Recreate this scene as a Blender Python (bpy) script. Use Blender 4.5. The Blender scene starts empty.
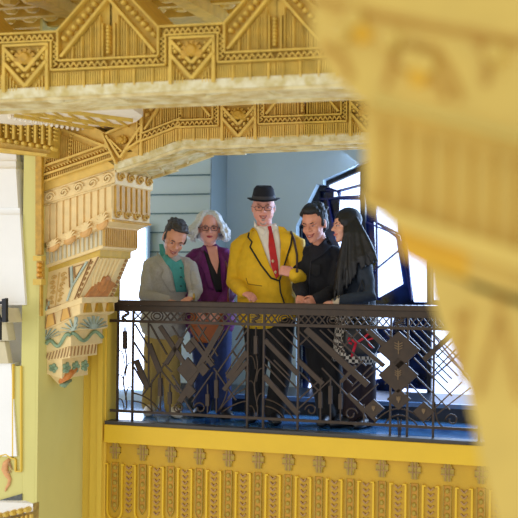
import bpy, bmesh, math, random
from mathutils import Vector, Matrix, noise
from mathutils.bvhtree import BVHTree
from mathutils.geometry import tessellate_polygon
random.seed(7)
SC = bpy.context.scene
COL = SC.collection
# ------------------------------------------------------------------ camera
FPX = 1180.0; HZ = 280.0; TH = math.radians(19.5); ROLL = 0.012
CF = Vector((-math.sin(TH), math.cos(TH), 0)); CR0 = Vector((math.cos(TH), math.sin(TH), 0)); CU0 = Vector((0, 0, 1))
CR = CR0*math.cos(ROLL) + CU0*math.sin(ROLL); CU = CU0*math.cos(ROLL) - CR0*math.sin(ROLL)
def ray(px, py): return CF + CR*((px-259.0)/FPX) + CU*((HZ-py)/FPX)
D0 = 8.74
CAM = -ray(265, 430)*D0
def J(px, py, d): return CAM + ray(px, py)*d
def onY(px, py, Y):
    r = ray(px, py); return CAM + r*((Y-CAM.y)/r.y)
def onZ(px, py, Z):
    r = ray(px, py); return CAM + r*((Z-CAM.z)/r.z)
def depY(px, Y):
    r = ray(px, 300); return (Y-CAM.y)/r.y
cd = bpy.data.cameras.new('camera'); cam = bpy.data.objects.new('camera', cd); COL.objects.link(cam)
cd.sensor_width = 36; cd.lens = FPX/518*36; cd.shift_y = (HZ-259)/518.0
m = Matrix((( CR.x, CU.x, -CF.x), (CR.y, CU.y, -CF.y), (CR.z, CU.z, -CF.z))).to_4x4(); m.translation = CAM
cam.matrix_world = m; SC.camera = cam
cd.dof.use_dof = True; cd.dof.focus_distance = 9.0; cd.dof.aperture_fstop = 1.9; cd.clip_start = 0.05
# ------------------------------------------------------------------ materials
def lin(c): return tuple((x/255/12.92 if x/255 <= .04045 else ((x/255+.055)/1.055)**2.4) for x in c)
MATS = {}
def mat(name, col, rough=.6, metal=0, var=.12, scale=8, bump=.0, bscale=60, col2=None, sheen=0):
    if name in MATS: return MATS[name]
    m = bpy.data.materials.new(name); m.use_nodes = True; nt = m.node_tree; N = nt.nodes; L = nt.links
    b = N['Principled BSDF']; b.inputs['Roughness'].default_value = rough; b.inputs['Metallic'].default_value = metal
    c = lin(col); c2 = lin(col2) if col2 else tuple(x*(1-var) for x in c)
    tc = N.new('ShaderNodeTexCoord'); nz = N.new('ShaderNodeTexNoise'); nz.inputs['Scale'].default_value = scale; nz.inputs['Detail'].default_value = 5
    cr = N.new('ShaderNodeValToRGB'); cr.color_ramp.elements[0].position = .35; cr.color_ramp.elements[1].position = .65
    cr.color_ramp.elements[0].color = (*c2, 1); cr.color_ramp.elements[1].color = (*c, 1)
    L.new(tc.outputs['Object'], nz.inputs['Vector']); L.new(nz.outputs['Fac'], cr.inputs['Fac']); L.new(cr.outputs['Color'], b.inputs['Base Color'])
    if bump:
        n2 = N.new('ShaderNodeTexNoise'); n2.inputs['Scale'].default_value = bscale; n2.inputs['Detail'].default_value = 3
        bp = N.new('ShaderNodeBump'); bp.inputs['Strength'].default_value = bump; bp.inputs['Distance'].default_value = .01
        L.new(tc.outputs['Object'], n2.inputs['Vector']); L.new(n2.outputs['Fac'], bp.inputs['Height']); L.new(bp.outputs['Normal'], b.inputs['Normal'])
    if sheen: b.inputs['Sheen Weight'].default_value = sheen
    MATS[name] = m; return m
def emis(name, col, s):
    m = bpy.data.materials.new(name); m.use_nodes = True; nt = m.node_tree; b = nt.nodes['Principled BSDF']
    b.inputs['Base Color'].default_value = (*lin(col), 1); b.inputs['Emission Color'].default_value = (*lin(col), 1); b.inputs['Emission Strength'].default_value = s
    tc = nt.nodes.new('ShaderNodeTexCoord'); nz = nt.nodes.new('ShaderNodeTexNoise'); nz.inputs['Scale'].default_value = 3
    mr = nt.nodes.new('ShaderNodeMapRange'); mr.inputs['To Min'].default_value = s*.6; mr.inputs['To Max'].default_value = s*1.3
    nt.links.new(tc.outputs['Object'], nz.inputs['Vector']); nt.links.new(nz.outputs['Fac'], mr.inputs['Value']); nt.links.new(mr.outputs['Result'], b.inputs['Emission Strength'])
    MATS[name] = m; return m
GOLD = mat('gold_plaster', (220, 182, 74), .55, 0, .2, 14, .25, 40)
GOLDD = mat('antique_gold', (204, 156, 44), .5, 0, .3, 20, .2, 60)
CREAM = mat('cream_plaster', (240, 212, 150), .6, 0, .15, 16, .2, 50, col2=(226, 184, 100))
PALE = mat('pale_relief_plaster', (228, 212, 160), .6, 0, .2, 9, .35, 30, col2=(196, 166, 96))
SOFF = mat('carved_soffit_plaster', (226, 216, 176), .6, 0, .25, 18, .9, 22, col2=(200, 180, 112))
WALLY = mat('yellow_wall_paint', (226, 182, 28), .5, 0, .06, 4, .05)
WALLO = mat('mustard_wall_paint', (204, 158, 18), .5, 0, .1, 6, .1)
OLIVE = mat('olive_glaze', (178, 148, 44), .5, 0, .2, 25)
ORNG = mat('ochre_glaze', (198, 140, 24), .5, 0, .2, 25)
WALLP = mat('pale_yellow_wall', (214, 204, 122), .6, 0, .05, 3)
PILY = mat('pilaster_paint', (228, 190, 66), .5, 0, .06, 4)
WHITE = mat('white_plaster', (244, 242, 236), .6, 0, .04, 4)
BLUEW = mat('pale_blue_wall', (186, 206, 216), .6, 0, .05, 2)
GREYW = mat('grey_green_wall', (128, 138, 136), .6, 0, .06, 2)
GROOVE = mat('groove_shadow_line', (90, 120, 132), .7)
IRON = mat('bronze_iron', (60, 43, 24), .5, .2, .3, 20)
DARKF = mat('dark_window_bronze', (18, 20, 30), .6, 0, .2, 12)
SHELL = mat('shell_green_glaze', (176, 188, 168), .5, 0, .2, 20)
ORA = mat('orange_glaze', (226, 144, 70), .5, 0, .3, 20, col2=(204, 116, 50))
GRN = mat('sea_green_glaze', (146, 172, 134), .45, 0, .3, 20)
BROWNL = mat('brown_outline_glaze', (176, 132, 78), .6, 0, .2, 20)
STONE = mat('dark_slate_edge', (62, 58, 52), .5, 0, .2, 10)
# ------------------------------------------------------------------ mesh building
class MB:
    def __init__(s): s.v = []; s.f = []
    def add(s, vs, fs):
        o = len(s.v); s.v += [Vector(x) for x in vs]; s.f += [tuple(i+o for i in f) for f in fs]; return s
    def solid(s, bot, top):
        n = len(bot); s.add(list(bot)+list(top), [tuple(range(n))[::-1], tuple(range(n, 2*n))]+[(i, (i+1) % n, n+(i+1) % n, n+i) for i in range(n)]); return s
    def prism(s, pts, ex): return s.solid(pts, [Vector(p)+Vector(ex) for p in pts])
    def box(s, a, b):
        (x0, y0, z0), (x1, y1, z1) = a, b
        return s.prism([(x0, y0, z0), (x1, y0, z0), (x1, y1, z0), (x0, y1, z0)], (0, 0, z1-z0))
    def tube(s, pts, r, seg=6):
        pts = [Vector(p) for p in pts]; n = len(pts); rr = r if isinstance(r, (list, tuple)) else [r]*n
        base = len(s.v); vs = []; fs = []; prev = None
        for i, p in enumerate(pts):
            t = (pts[min(i+1, n-1)]-pts[max(i-1, 0)]).normalized()
            if prev is None:
                a = t.orthogonal().normalized()
            else:
                a = prev - t*prev.dot(t); a = a.normalized() if a.length > 1e-6 else t.orthogonal().normalized()
            prev = a; b = t.cross(a)
            for k in range(seg):
                an = 2*math.pi*k/seg; vs.append(p+(a*math.cos(an)+b*math.sin(an))*rr[i])
        for i in range(n-1):
            for k in range(seg):
                fs.append((i*seg+k, i*seg+(k+1) % seg, (i+1)*seg+(k+1) % seg, (i+1)*seg+k))
        fs.append(tuple(range(seg))[::-1]); fs.append(tuple((n-1)*seg+k for k in range(seg)))
        return s.add(vs, fs)
    def loft(s, pts, rads, side, seg=16, caps=True):
        pts = [Vector(p) for p in pts]; side = Vector(side); R = [(r, r) if not isinstance(r, (tuple, list)) else r for r in rads]
        if caps:
            t0 = (pts[0]-pts[1]).normalized(); t1 = (pts[-1]-pts[-2]).normalized(); m0 = min(R[0]); m1 = min(R[-1])
            pts = [pts[0]+t0*m0*.85, pts[0]+t0*m0*.5]+pts+[pts[-1]+t1*m1*.5, pts[-1]+t1*m1*.85]
            R = [tuple(x*.45 for x in R[0]), tuple(x*.85 for x in R[0])]+R+[tuple(x*.85 for x in R[-1]), tuple(x*.45 for x in R[-1])]
        n = len(pts); vs = []; fs = []
        for i, p in enumerate(pts):
            t = (pts[min(i+1, n-1)]-pts[max(i-1, 0)]).normalized()
            a = side-t*side.dot(t); a = a.normalized() if a.length > 1e-3 else t.orthogonal().normalized(); b = t.cross(a)
            for k in range(seg):
                an = 2*math.pi*k/seg; vs.append(p+a*math.cos(an)*R[i][0]+b*math.sin(an)*R[i][1])
        for i in range(n-1):
            for k in range(seg):
                fs.append((i*seg+k, i*seg+(k+1) % seg, (i+1)*seg+(k+1) % seg, (i+1)*seg+k))
        fs.append(tuple(range(seg))[::-1]); fs.append(tuple((n-1)*seg+k for k in range(seg)))
        return s.add(vs, fs)
    def ell(s, c, ax, r, nu=16, nv=10):
        c = Vector(c); vs = []; fs = []
        for j in range(1, nv):
            ph = math.pi*j/nv
            for i in range(nu):
                th = 2*math.pi*i/nu
                vs.append(c+ax[0]*math.sin(ph)*math.cos(th)*r[0]+ax[1]*math.sin(ph)*math.sin(th)*r[1]+ax[2]*math.cos(ph)*r[2])
        for j in range(nv-2):
            for i in range(nu): fs.append((j*nu+i, (j+1)*nu+i, (j+1)*nu+(i+1) % nu, j*nu+(i+1) % nu))
        T = len(vs); vs += [c+ax[2]*r[2], c-ax[2]*r[2]]
        for i in range(nu): fs.append((T, i, (i+1) % nu)); fs.append((T+1, (nv-2)*nu+(i+1) % nu, (nv-2)*nu+i))
        return s.add(vs, fs)
    # ---- relief on a face
    def rel(s, F, pts, h, b=-.004): return s.solid([F(u, v, b) for u, v in pts], [F(u, v, h) for u, v in pts])
    def fbar(s, F, p, q, w, h, b=-.004):
        h += random.random()*.0012
        dx, dy = q[0]-p[0], q[1]-p[1]; l = math.hypot(dx, dy) or 1; nx, ny = -dy/l*w/2, dx/l*w/2
        return s.rel(F, [(p[0]+nx, p[1]+ny), (q[0]+nx, q[1]+ny), (q[0]-nx, q[1]-ny), (p[0]-nx, p[1]-ny)], h, b)
    def fdome(s, F, c, r, h, n=10, ry=None):
        ry = ry or r; an = [2*math.pi*k/n for k in range(n)]
        r1 = [(c[0]+r*math.cos(a), c[1]+ry*math.sin(a)) for a in an]; r2 = [(c[0]+.6*r*math.cos(a), c[1]+.6*ry*math.sin(a)) for a in an]
        vs = [F(u, v, -.004) for u, v in r1]+[F(u, v, h*.6) for u, v in r1]+[F(u, v, h) for u, v in r2]
        fs = [tuple(range(n))[::-1]]+[(i, (i+1) % n, n+(i+1) % n, n+i) for i in range(n)]+[(n+i, n+(i+1) % n, 2*n+(i+1) % n, 2*n+i) for i in range(n)]+[tuple(range(2*n, 3*n))]
        return s.add(vs, fs)
    def ftube(s, F, pts, r, h=0, seg=5): return s.tube([F(u, v, h) for u, v in pts], r, seg)
    def build(s, name, mt, parent=None, smooth=False, bevel=0):
        me = bpy.data.meshes.new(name); o = bpy.data.objects.new(name, me); COL.objects.link(o)
        if parent is not None: o.parent = parent; org = wpos(parent)
        else:
            org = Vector((sum(p.x for p in s.v), sum(p.y for p in s.v), 0))/max(1, len(s.v)); org.z = min(p.z for p in s.v); o.location = org
        o['_w'] = tuple(org)
        me.from_pydata([p-org for p in s.v], [], s.f)
        bm = bmesh.new(); bm.from_mesh(me); bmesh.ops.recalc_face_normals(bm, faces=bm.faces[:]); bm.to_mesh(me); bm.free()
        me.materials.append(mt)
        if smooth:
            for p in me.polygons: p.use_smooth = True
        if bevel:
            b = o.modifiers.new('bevel', 'BEVEL'); b.width = bevel; b.segments = 2; b.limit_method = 'ANGLE'
        return o
def wpos(o): return Vector(o['_w'])
def thing(name, label, cat, loc, group=None):
    o = bpy.data.objects.new(name, None); COL.objects.link(o); o.location = loc; o['_w'] = tuple(loc); o.empty_display_size = .1
    o['label'] = label; o['category'] = cat
    if group: o['group'] = group
    return o
def tag(o, label, cat, group=None):
    o['label'] = label; o['category'] = cat
    if group: o['group'] = group
    return o
def struct(o): o['kind'] = 'structure'; return o
def FY(Y):                                   # relief face on the wall plane y = Y, drawn in picture units
    def f(u, v, n=0):
        p = onY(u, v, Y); p.y -= n; return p
    return f
def lerp(a, b, t): return a+(b-a)*t
def quadF(p00, p10, p11, p01, N):             # bilinear face: u,v in 0..1 ; p00 bottom-left
    p00, p10, p11, p01, N = map(Vector, (p00, p10, p11, p01, N))
    def f(u, v, n=0): return (p00*(1-u)+p10*u)*(1-v)+(p01*(1-u)+p11*u)*v+N*n
    return f
def qpt(p0, p1, p2, n=8):
    return [((1-t)**2*p0[0]+2*t*(1-t)*p1[0]+t*t*p2[0], (1-t)**2*p0[1]+2*t*(1-t)*p1[1]+t*t*p2[1]) for t in [i/n for i in range(n+1)]]
EXY = lambda d: Vector((0, d, 0))
# ================================================================== SETTING
# balcony floor
XL = onY(106, 420, 0).x; XR = 3.6
mfl = mat('polished_blue_stone_floor', (84, 140, 190), .10, 0, .3, 3, 0, col2=(30, 72, 120))
struct(MB().box((XL-2.2, .03, -.12), (XR, 4.0, 0)).build('floor', mfl))
# dark slate kerb strip
struct(MB().box((XL, -.02, -.10), (XR, .10, .004)).build('trim_1', STONE))
# parapet wall under the balcony with its relief
PW = struct(MB().box((XL-.01, .02, -1.6), (XR, .30, -.10)).build('wall_parapet', WALLO))
PW['_w'] = tuple(PW.location)
zt = onY(265, 431, 0).z
MB().box((XL, -.035, zt-.155), (XR, .03, zt-.015)).build('parapet_band', WALLY, PW, bevel=.006)
Fp = lambda u, v, n=0: Vector((u, .02-n, v))
c0 = onY(114.7, 447.5, 0); c1 = onY(481, 477, 0); stp = (c1.x-c0.x)/12; zc = (c0.z+c1.z)/2
for k in range(-0, 18):
    x = c0.x+k*stp
    b = MB(); w = .026; a = .068
    for (p, q, ww) in (((x-.045, zc), (x+.045, zc), .05), ((x, zc-a), (x, zc+a), .05), ((x-.03, zc), (x+.03, zc), .085)):
        b.fbar(Fp, p, q, ww, .014)
    b.build('cross_ornament', OLIVE, PW)
    b = MB()
    for (p, q) in (((x-.045, zc+.02), (x+.045, zc+.02)), ((x-.045, zc-.02), (x+.045, zc-.02)), ((x-.012, zc-a), (x-.012, zc+a)), ((x+.012, zc-a), (x+.012, zc+a))):
        b.fbar(Fp, p, q, .005, .02)
    b.build('cross_rib', BROWNL, PW)
    # bead column: frame and beads
    t = zc-.10; bt = t-.37
    b = MB()
    b.rel(Fp, [(x-.028, t), (x+.028, t), (x+.028, bt+.03), (x, bt-.015), (x-.028, bt+.03)], .010)
    b.build('bead_column', ORNG, PW)
    b = MB()
    for j in range(6): b.fdome(Fp, (x, t-.035-j*.058), .017, .022, 8, .021)
    for s in (-1, 1): b.fbar(Fp, (x+s*.027, t), (x+s*.027, bt+.03), .005, .016); b.fbar(Fp, (x+s*.027, bt+.03), (x, bt-.015), .005, .016)
    b.build('bead', OLIVE, PW)
    # tongue outline
    b = MB(); X = .062
    pts = [(x-X, t-.01), (x-X, bt)]+[(x-X*math.cos(a_), bt-.07*math.sin(a_)) for a_ in [math.pi*i/8 for i in range(1, 8)]]+[(x+X, bt), (x+X, t-.01)]
    for p, q in zip(pts, pts[1:]): b.fbar(Fp, p, q, .014, .016)
    for s in (-1, 1): b.fbar(Fp, (x+s*.055, t-.01), (x+s*.082, t-.01), .01, .02)
    b.build('tongue_moulding', WALLY, PW)
    # chevrons
    b = MB(); xc = x+stp/2
    for j in range(9):
        z = t-.02-j*.042
        b.fbar(Fp, (xc-.022, z), (xc, z-.022), .009, .014); b.fbar(Fp, (xc+.022, z), (xc, z-.022), .009, .014)
    b.build('chevron_column', BROWNL, PW)
    MB().rel(Fp, [(xc-.03, bt-.10), (xc+.03, bt-.10), (xc+.012, bt-.05), (xc-.012, bt-.05)], .012).build('foot_ornament', OLIVE, PW)
# jamb and pilaster on the left of the balcony opening
struct(MB().prism([onY(90, 600, 0), onY(98, 600, 0), Vector((onY(98, 600, 0).x, 0, 3.4)), Vector((onY(90, 600, 0).x, 0, 3.4))], (0, -.03, 0)).build('trim_2', PILY))
xa, xb, xc_ = onY(89, 400, 0).x, onY(98, 400, 0).x, XL
struct(MB().box((xa-.5, 0, -1.6), (XL, .22, 3.4)).build('wall_left', PILY))
struct(MB().box((xb+.02, -.045, -1.6), (XL-.012, .001, 3.4)).build('trim_3', PILY))
# pier at left: front face px 22..38 at Y=-.7, its right side runs back to the wall
YP = -.7
x38 = onY(38, 400, YP).x; x22 = onY(21, 400, YP).x
struct(MB().box((x38-.02, YP, -1.6), (x38, .0, 3.4)).build('wall_pier_side', WALLP))
struct(MB().box((x22, YP-.001, -1.6), (x38-.02, -.05, 2.12)).build('wall_pier', WALLP))
struct(MB().box((x22-.9, YP+.18, -1.6), (x22+.0, YP+.3, 2.3)).build('wall_alcove', WHITE))
Fq = FY(YP)
# thin gold edge pilaster beside the corbel
ps = thing('edge_pilaster', 'slim gold strip with a medallion hanging left of the big cream corbel', 'pilaster', onY(42, 316, YP-.02))
MB().rel(Fq, [(37.5, 255), (43.5, 255), (43.5, 110), (37.5, 110)], .03).build('shaft', GOLDD, ps)
MB().rel(Fq, [(37.2, 261), (45.5, 261), (45.5, 256), (37.2, 256)], .06).rel(Fq, [(37.2, 285), (45.5, 285), (45.5, 279), (37.2, 279)], .06).build('moulding', GOLD, ps)
b = MB().rel(Fq, [(38, 280), (44.5, 280), (44.5, 260), (38, 260)], .02); b.build('medallion_field', GOLDD, ps)
b = MB()
for j in range(3): b.fdome(Fq, (41.3, 265+j*5), 2.6, .05, 10)
b.build('medallion', mat('amber_glaze', (224, 160, 50), .5), ps)
MB().rel(Fq, [(41.6, 316), (43, 316), (43, 285), (41.6, 285)], .03).build('drop', GOLDD, ps)
# cornice above the pier
co = thing('carved_cornice', 'gold cornice of upright bead columns at the upper left edge', 'cornice', onY(20, 150, YP-.12))
Fc = FY(YP-.1)
MB().prism([onY(-60, 146, YP-.1), onY(50, 157, YP-.1), onY(52, 126, YP-.1), onY(-60, 110, YP-.1)], (0, .15, 0)).build('cornice_body', GOLD, co)
b = MB(); c = MB()
for i in range(-4, 8):
    x = 5+i*7.2; ys = 113+(x-8)*.17
    b.fbar(Fc, (x-2.5, ys), (x-2.5, ys+25), 2.2, .05)
    for j in range(5): c.fdome(Fc, (x+1.4, ys+4+j*3.8), 1.5, .04, 7)
    c.fdome(Fc, (x+.2, ys+28), 2.6, .06, 8)
b.fbar(Fc, (-60, 142), (51, 156), 2.6, .06)
b.build('upright', GOLD, co); c.build('bead', GOLD, co)
# stepped mouldings and frame lines of the alcove (white), dark railing end, seahorse, lower capital
st = thing('stepped_bracket', 'beige stepped blocks jutting from the white alcove at the left edge', 'bracket', onY(10, 365, YP-.05))
for (pts, d) in (([(-30, 340), (16, 340), (13, 322), (-30, 322)], .10), ([(-30, 322), (22.5, 322), (19, 308), (-30, 306)], .18), ([(-30, 363), (13, 363), (9, 341), (-30, 341)], .06)):
    MB().rel(Fq, pts, d).build('step', mat('beige_stone', (214, 200, 160), .6), st, bevel=.004)
b = MB()
for pts in ([(14, 364), (14, 456)], [(22, 366), (22, 471), (16.5, 471), (16.5, 459), (13, 458), (7, 454), (-10, 459)]):
    for p, q in zip(pts, pts[1:]): b.fbar(Fq, p, q, 1.3, .02)
struct(b.build('trim_4', PILY))
fr = MB()
for (x0, x1, y0, y1, n) in ((-40, 10, 100, 161, -.05), (-40, 15, 161, 169, -.02), (-40, 18, 169, 208, .02), (-40, 22, 215, 305, .02), (-40, 20.5, 208, 215, .0), (-40, 12.5, 363, 456, .01)):
    fr.rel(Fq, [(x0, y0), (x1, y0), (x1+(y1-y0)*.06, y1), (x0, y1)], n+.01, -.1)
struct(fr.build('wall_alcove_reveal', WHITE))
struct(MB().prism([Fq(u, v, .002) for u, v in ((-80, 457), (8, 454), (14, 457), (14, 366), (22.3, 366), (22.3, 640), (-80, 640))], (0, .2, 0)).build('wall_pier_foot', WALLP))
rl = thing('stair_railing', 'dark metal railing end at the far left edge above the beige steps', 'railing', onY(3, 340, YP-.2))
Fr = FY(YP-.2)
MB().rel(Fr, [(4, 322), (8, 322), (8, 298), (4, 299)], .03).build('post', DARKF, rl)
MB().rel(Fr, [(-20, 303), (4, 301), (4, 304), (-20, 306)], .02).build('handrail', DARKF, rl)
MB().rel(Fr, [(-3, 340), (1.6, 340), (1.6, 322), (-3, 322)], .02).fbar(Fr, (-6, 300), (2, 322), 1.6, .02).build('baluster', DARKF, rl)
sh = thing('seahorse_relief', 'orange seahorse plaque on the pale wall at lower left', 'wall ornament', onY(8, 490, YP-.02))
MB().tube([Fq(*p, .01) for p in [(10, 459), (6.5, 463), (5.5, 469), (8, 475), (10.5, 479), (9.5, 484), (7, 488), (6, 491)]], [.012, .022, .026, .02, .014, .012, .008, .005], 8).build('body', mat('seahorse_orange', (232, 170, 110), .6, 0, .2, 30), sh, smooth=True)
b = MB(); b.tube([Fq(*p, .012) for p in [(8, 459), (10, 463), (13, 470)]], [.008, .01, .003]).tube([Fq(*p, .012) for p in [(9, 472), (12, 471)]], [.01, .004]); b.build('fin', mat('seahorse_brown', (180, 140, 90), .6), sh)
tile = MB().rel(Fq, [(-10, 506), (22.5, 500), (22.5, 493.5), (-10, 503)], .012).build('marble_inlay', mat('grey_marble', (96, 98, 92), .4, 0, .4, 60)); tag(tile, 'grey marble inlay strip on the wall above the lower capital', 'inlay')
cp = thing('pedestal_capital', 'carved gold capital with white top at the bottom left corner', 'capital', onY(10, 530, -1.3))
Fk = FY(-1.5)
MB().prism([onY(-30, 517, -1.5), onY(33, 503.5, -1.5), onY(26, 500.5, -1.38), onY(-30, 500.5, -1.38)], (0, 0, -.05)).build('top_slab', WHITE, cp)
MB().prism([onY(-30, 515, -1.48), onY(33, 504, -1.48), onY(31, 560, -1.48), onY(-30, 560, -1.48)], (0, .08, 0)).build('block', mat('carved_brown_gold', (186, 152, 74), .5, 0, .5, 30, .6, 40), cp)
b = MB()
for j in range(7): b.fdome(Fk, (29-j*7, 509+j*1.6), 3, .05, 8)
for j in range(9): b.fbar(Fk, (32-j*4.5, 514+j*1), (32-j*4.5, 530), 1.8, .02)
b.build('leaf_carving', GOLD, cp)
# walls of the balcony room
YB = 2.0
x210 = onY(210, 200, 1.6).x
struct(MB().box((XL-2.2, 1.6, 0), (x210, 2.25, 3.3)).build('wall_back_left', BLUEW))
b = MB()
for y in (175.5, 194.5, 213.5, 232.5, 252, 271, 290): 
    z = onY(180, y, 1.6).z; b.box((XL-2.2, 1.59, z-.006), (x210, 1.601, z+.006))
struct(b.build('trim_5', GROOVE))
struct(MB().box((x210+.001, 1.605, 0), (x210+.008, YB+.1, 3.3)).build('wall_return', GREYW))
# main back wall with an opening for the tall window
x225 = onY(224, 200, YB).x
Fb = FY(YB)
OPEN = [(296, 397), (296, 226), (316.5, 184.5), (323, 184.5), (323, 180), (369, 160), (400, 160), (560, 160), (560, 410)]
def wallpiece(pts, name, mt, th=.22):
    return struct(MB().prism([onY(u, v, YB) for u, v in pts], (0, th, 0)).build(name, mt))
wb = MB()
for pts in ([(224, 60), (296, 60), (296, 500), (224, 500)], [(296, 60), (600, 60), (600, 160), (369, 160), (323, 180), (323, 184.5), (316.5, 184.5), (296, 226)]):
    wb.prism([onY(u, v, YB) for u, v in pts], (0, .22, 0))
wb.box((x210-.04, YB, 0), (x225+.02, YB+.2, 3.3))
struct(wb.build('wall_back', BLUEW))
struct(MB().prism([onY(296, 397, YB), onY(600, 412, YB), onY(600, 520, YB), onY(296, 520, YB)], (0, .22, 0)).build('wall_back_sill', mat('dark_blue_base', (40, 56, 74), .4)))
struct(MB().box((XL-.9, .2, 3.0), (XR, 4.0, 3.1)).build('ceiling_balcony', BLUEW))
# left side bright window behind the first man
W2 = struct(MB().box((XL-2, 1.5, -.0), (onY(147, 300, 1.5).x, 1.55, onY(130, 224, 1.5).z)).build('window_1', BLUEW))
GL1 = MB().box((XL-1.9, 1.48, .1), (onY(147, 300, 1.5).x-.02, 1.495, onY(130, 224, 1.5).z-.04)).build('window_pane', emis('daylit_frosted_glass', (205, 222, 255), 3.5), W2)
# tall window
WN = struct(MB().box((onY(296, 300, YB).x, YB+.15, .2), (onY(296, 300, YB).x+.03, YB+.2, .25)).build('window_2', DARKF))
WN['_w'] = tuple(WN.location)
Fw = FY(YB+.16)
b = MB()
fr_ = [(298, 400), (298, 228), (318, 188), (326, 188), (326, 183), (372, 163)]
for p, q in zip(fr_, fr_[1:]): b.fbar(Fw, p, q, 7, .06)
for p, q, w in [((364, 150), (364, 400), 5), ((430, 150), (430, 410), 4), ((296, 303), (600, 314), 5), ((296, 312), (600, 324), 4), ((296, 398), (600, 414), 7),
                ((398, 304), (398, 402), 3), ((318, 188), (318, 250), 5), ((372, 163), (600, 163), 9), ((333, 312), (333, 400), 3)]:
    b.fbar(Fw, p, q, w, .05)
b.build('window_frame', DARKF, WN)
b = MB()
for p, q in [((326, 190), (338, 191)), ((338, 191), (365, 184)), ((338, 191), (340, 197)), ((340, 197), (365, 196)), ((340, 197), (328, 199)), ((328, 199), (318, 199)), ((328, 199), (336, 240)),
             ((366, 222), (400, 236)), ((366, 278), (400, 250)), ((400, 236), (412, 300)), ((400, 165), (412, 300)), ((376, 165), (378, 300)), ((366, 350), (398, 330)), ((366, 360), (398, 385)), ((430, 330), (470, 380)), ((430, 380), (480, 335)), ((298, 345), (333, 330)), ((333, 345), (364, 375)), ((306, 395), (322, 325)), ((340, 395), (352, 330))]:
    b.fbar(Fw, p, q, 1.5, .03)
b.build('leading', mat('blue_black_leading', (20, 30, 90), .3), WN)
gl = MB(); gd = MB()
def pane(bb, pts): bb.prism([onY(u, v, YB+.17) for u, v in pts], (0, .006, 0))
BR = emis('bright_window_glass', (190, 212, 255), 2.6); BD = mat('deep_blue_glass', (26, 44, 96), .1, 0, .5, 6, col2=(10, 16, 40))
for pts in ([(340, 200), (363, 200), (363, 300), (337, 240)], [(326, 186), (363, 168), (363, 184), (340, 191)], [(341, 192), (363, 186), (363, 196), (341, 197)], [(334, 192), (339, 192), (341, 197), (334, 197)],
            [(376, 205), (398, 212), (398, 232), (378, 222)], [(374, 222), (396, 238), (403, 284), (378, 298)], [(378, 312), (396, 312), (390, 330), (378, 326)], [(369, 356), (392, 350), (396, 376), (371, 380)],
            [(406, 240), (428, 240), (428, 302), (414, 302)], [(432, 330), (500, 330), (500, 402), (432, 398)], [(320, 336), (325, 336), (337, 382), (313, 392)],
            [(366, 338), (372, 338), (374, 392), (369, 388)], [(400, 388), (428, 390), (420, 402), (404, 402)], [(311, 378), (303, 395), (312, 396)], [(434, 170), (520, 170), (520, 300), (434, 300)],
            [(283, 380), (290, 382), (291, 396), (281, 396)]): pane(gl, pts)
pane(gd, [(290, 400), (290, 226), (310, 184), (323, 184), (370, 161), (600, 161), (600, 412)])
for v in gd.v: v.y += .02
gl.build('bright_pane', BR, WN); gd.build('dark_pane', BD, WN)
b = MB()
for i in range(9): b.rel(Fw, [(381+i*6.4, 305), (386+i*6.4, 305.3), (386+i*6.4, 308.6), (381+i*6.4, 308.3)], .06, .0)
b.build('lit_transom_dots', BR, WN)
# side wall and right wall closing the balcony
struct(MB().box((XR, .0, -.1), (XR+.1, 4, 3.3)).build('wall_right', BLUEW))
# dark step along the foot of the window
zst = onY(310, 398, 1.1).z
stp_ = struct(MB().box((x210+.02, 1.10, 0), (XR, YB, zst)).build('trim_6', mat('dark_blue_step', (26, 34, 46), .3)))
stp_['_w'] = tuple(stp_.location)
MB().box((x210+.02, 1.07, zst-.03), (XR, 1.14, zst+.004)).build('step_nosing', mat('blue_step_edge', (96, 130, 170), .25), stp_)
struct(MB().box((XL-2.2, 1.55, 0), (x210, 1.6, .17)).build('baseboard_back', mat('dark_blue_step', (0, 0, 0))))
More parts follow.
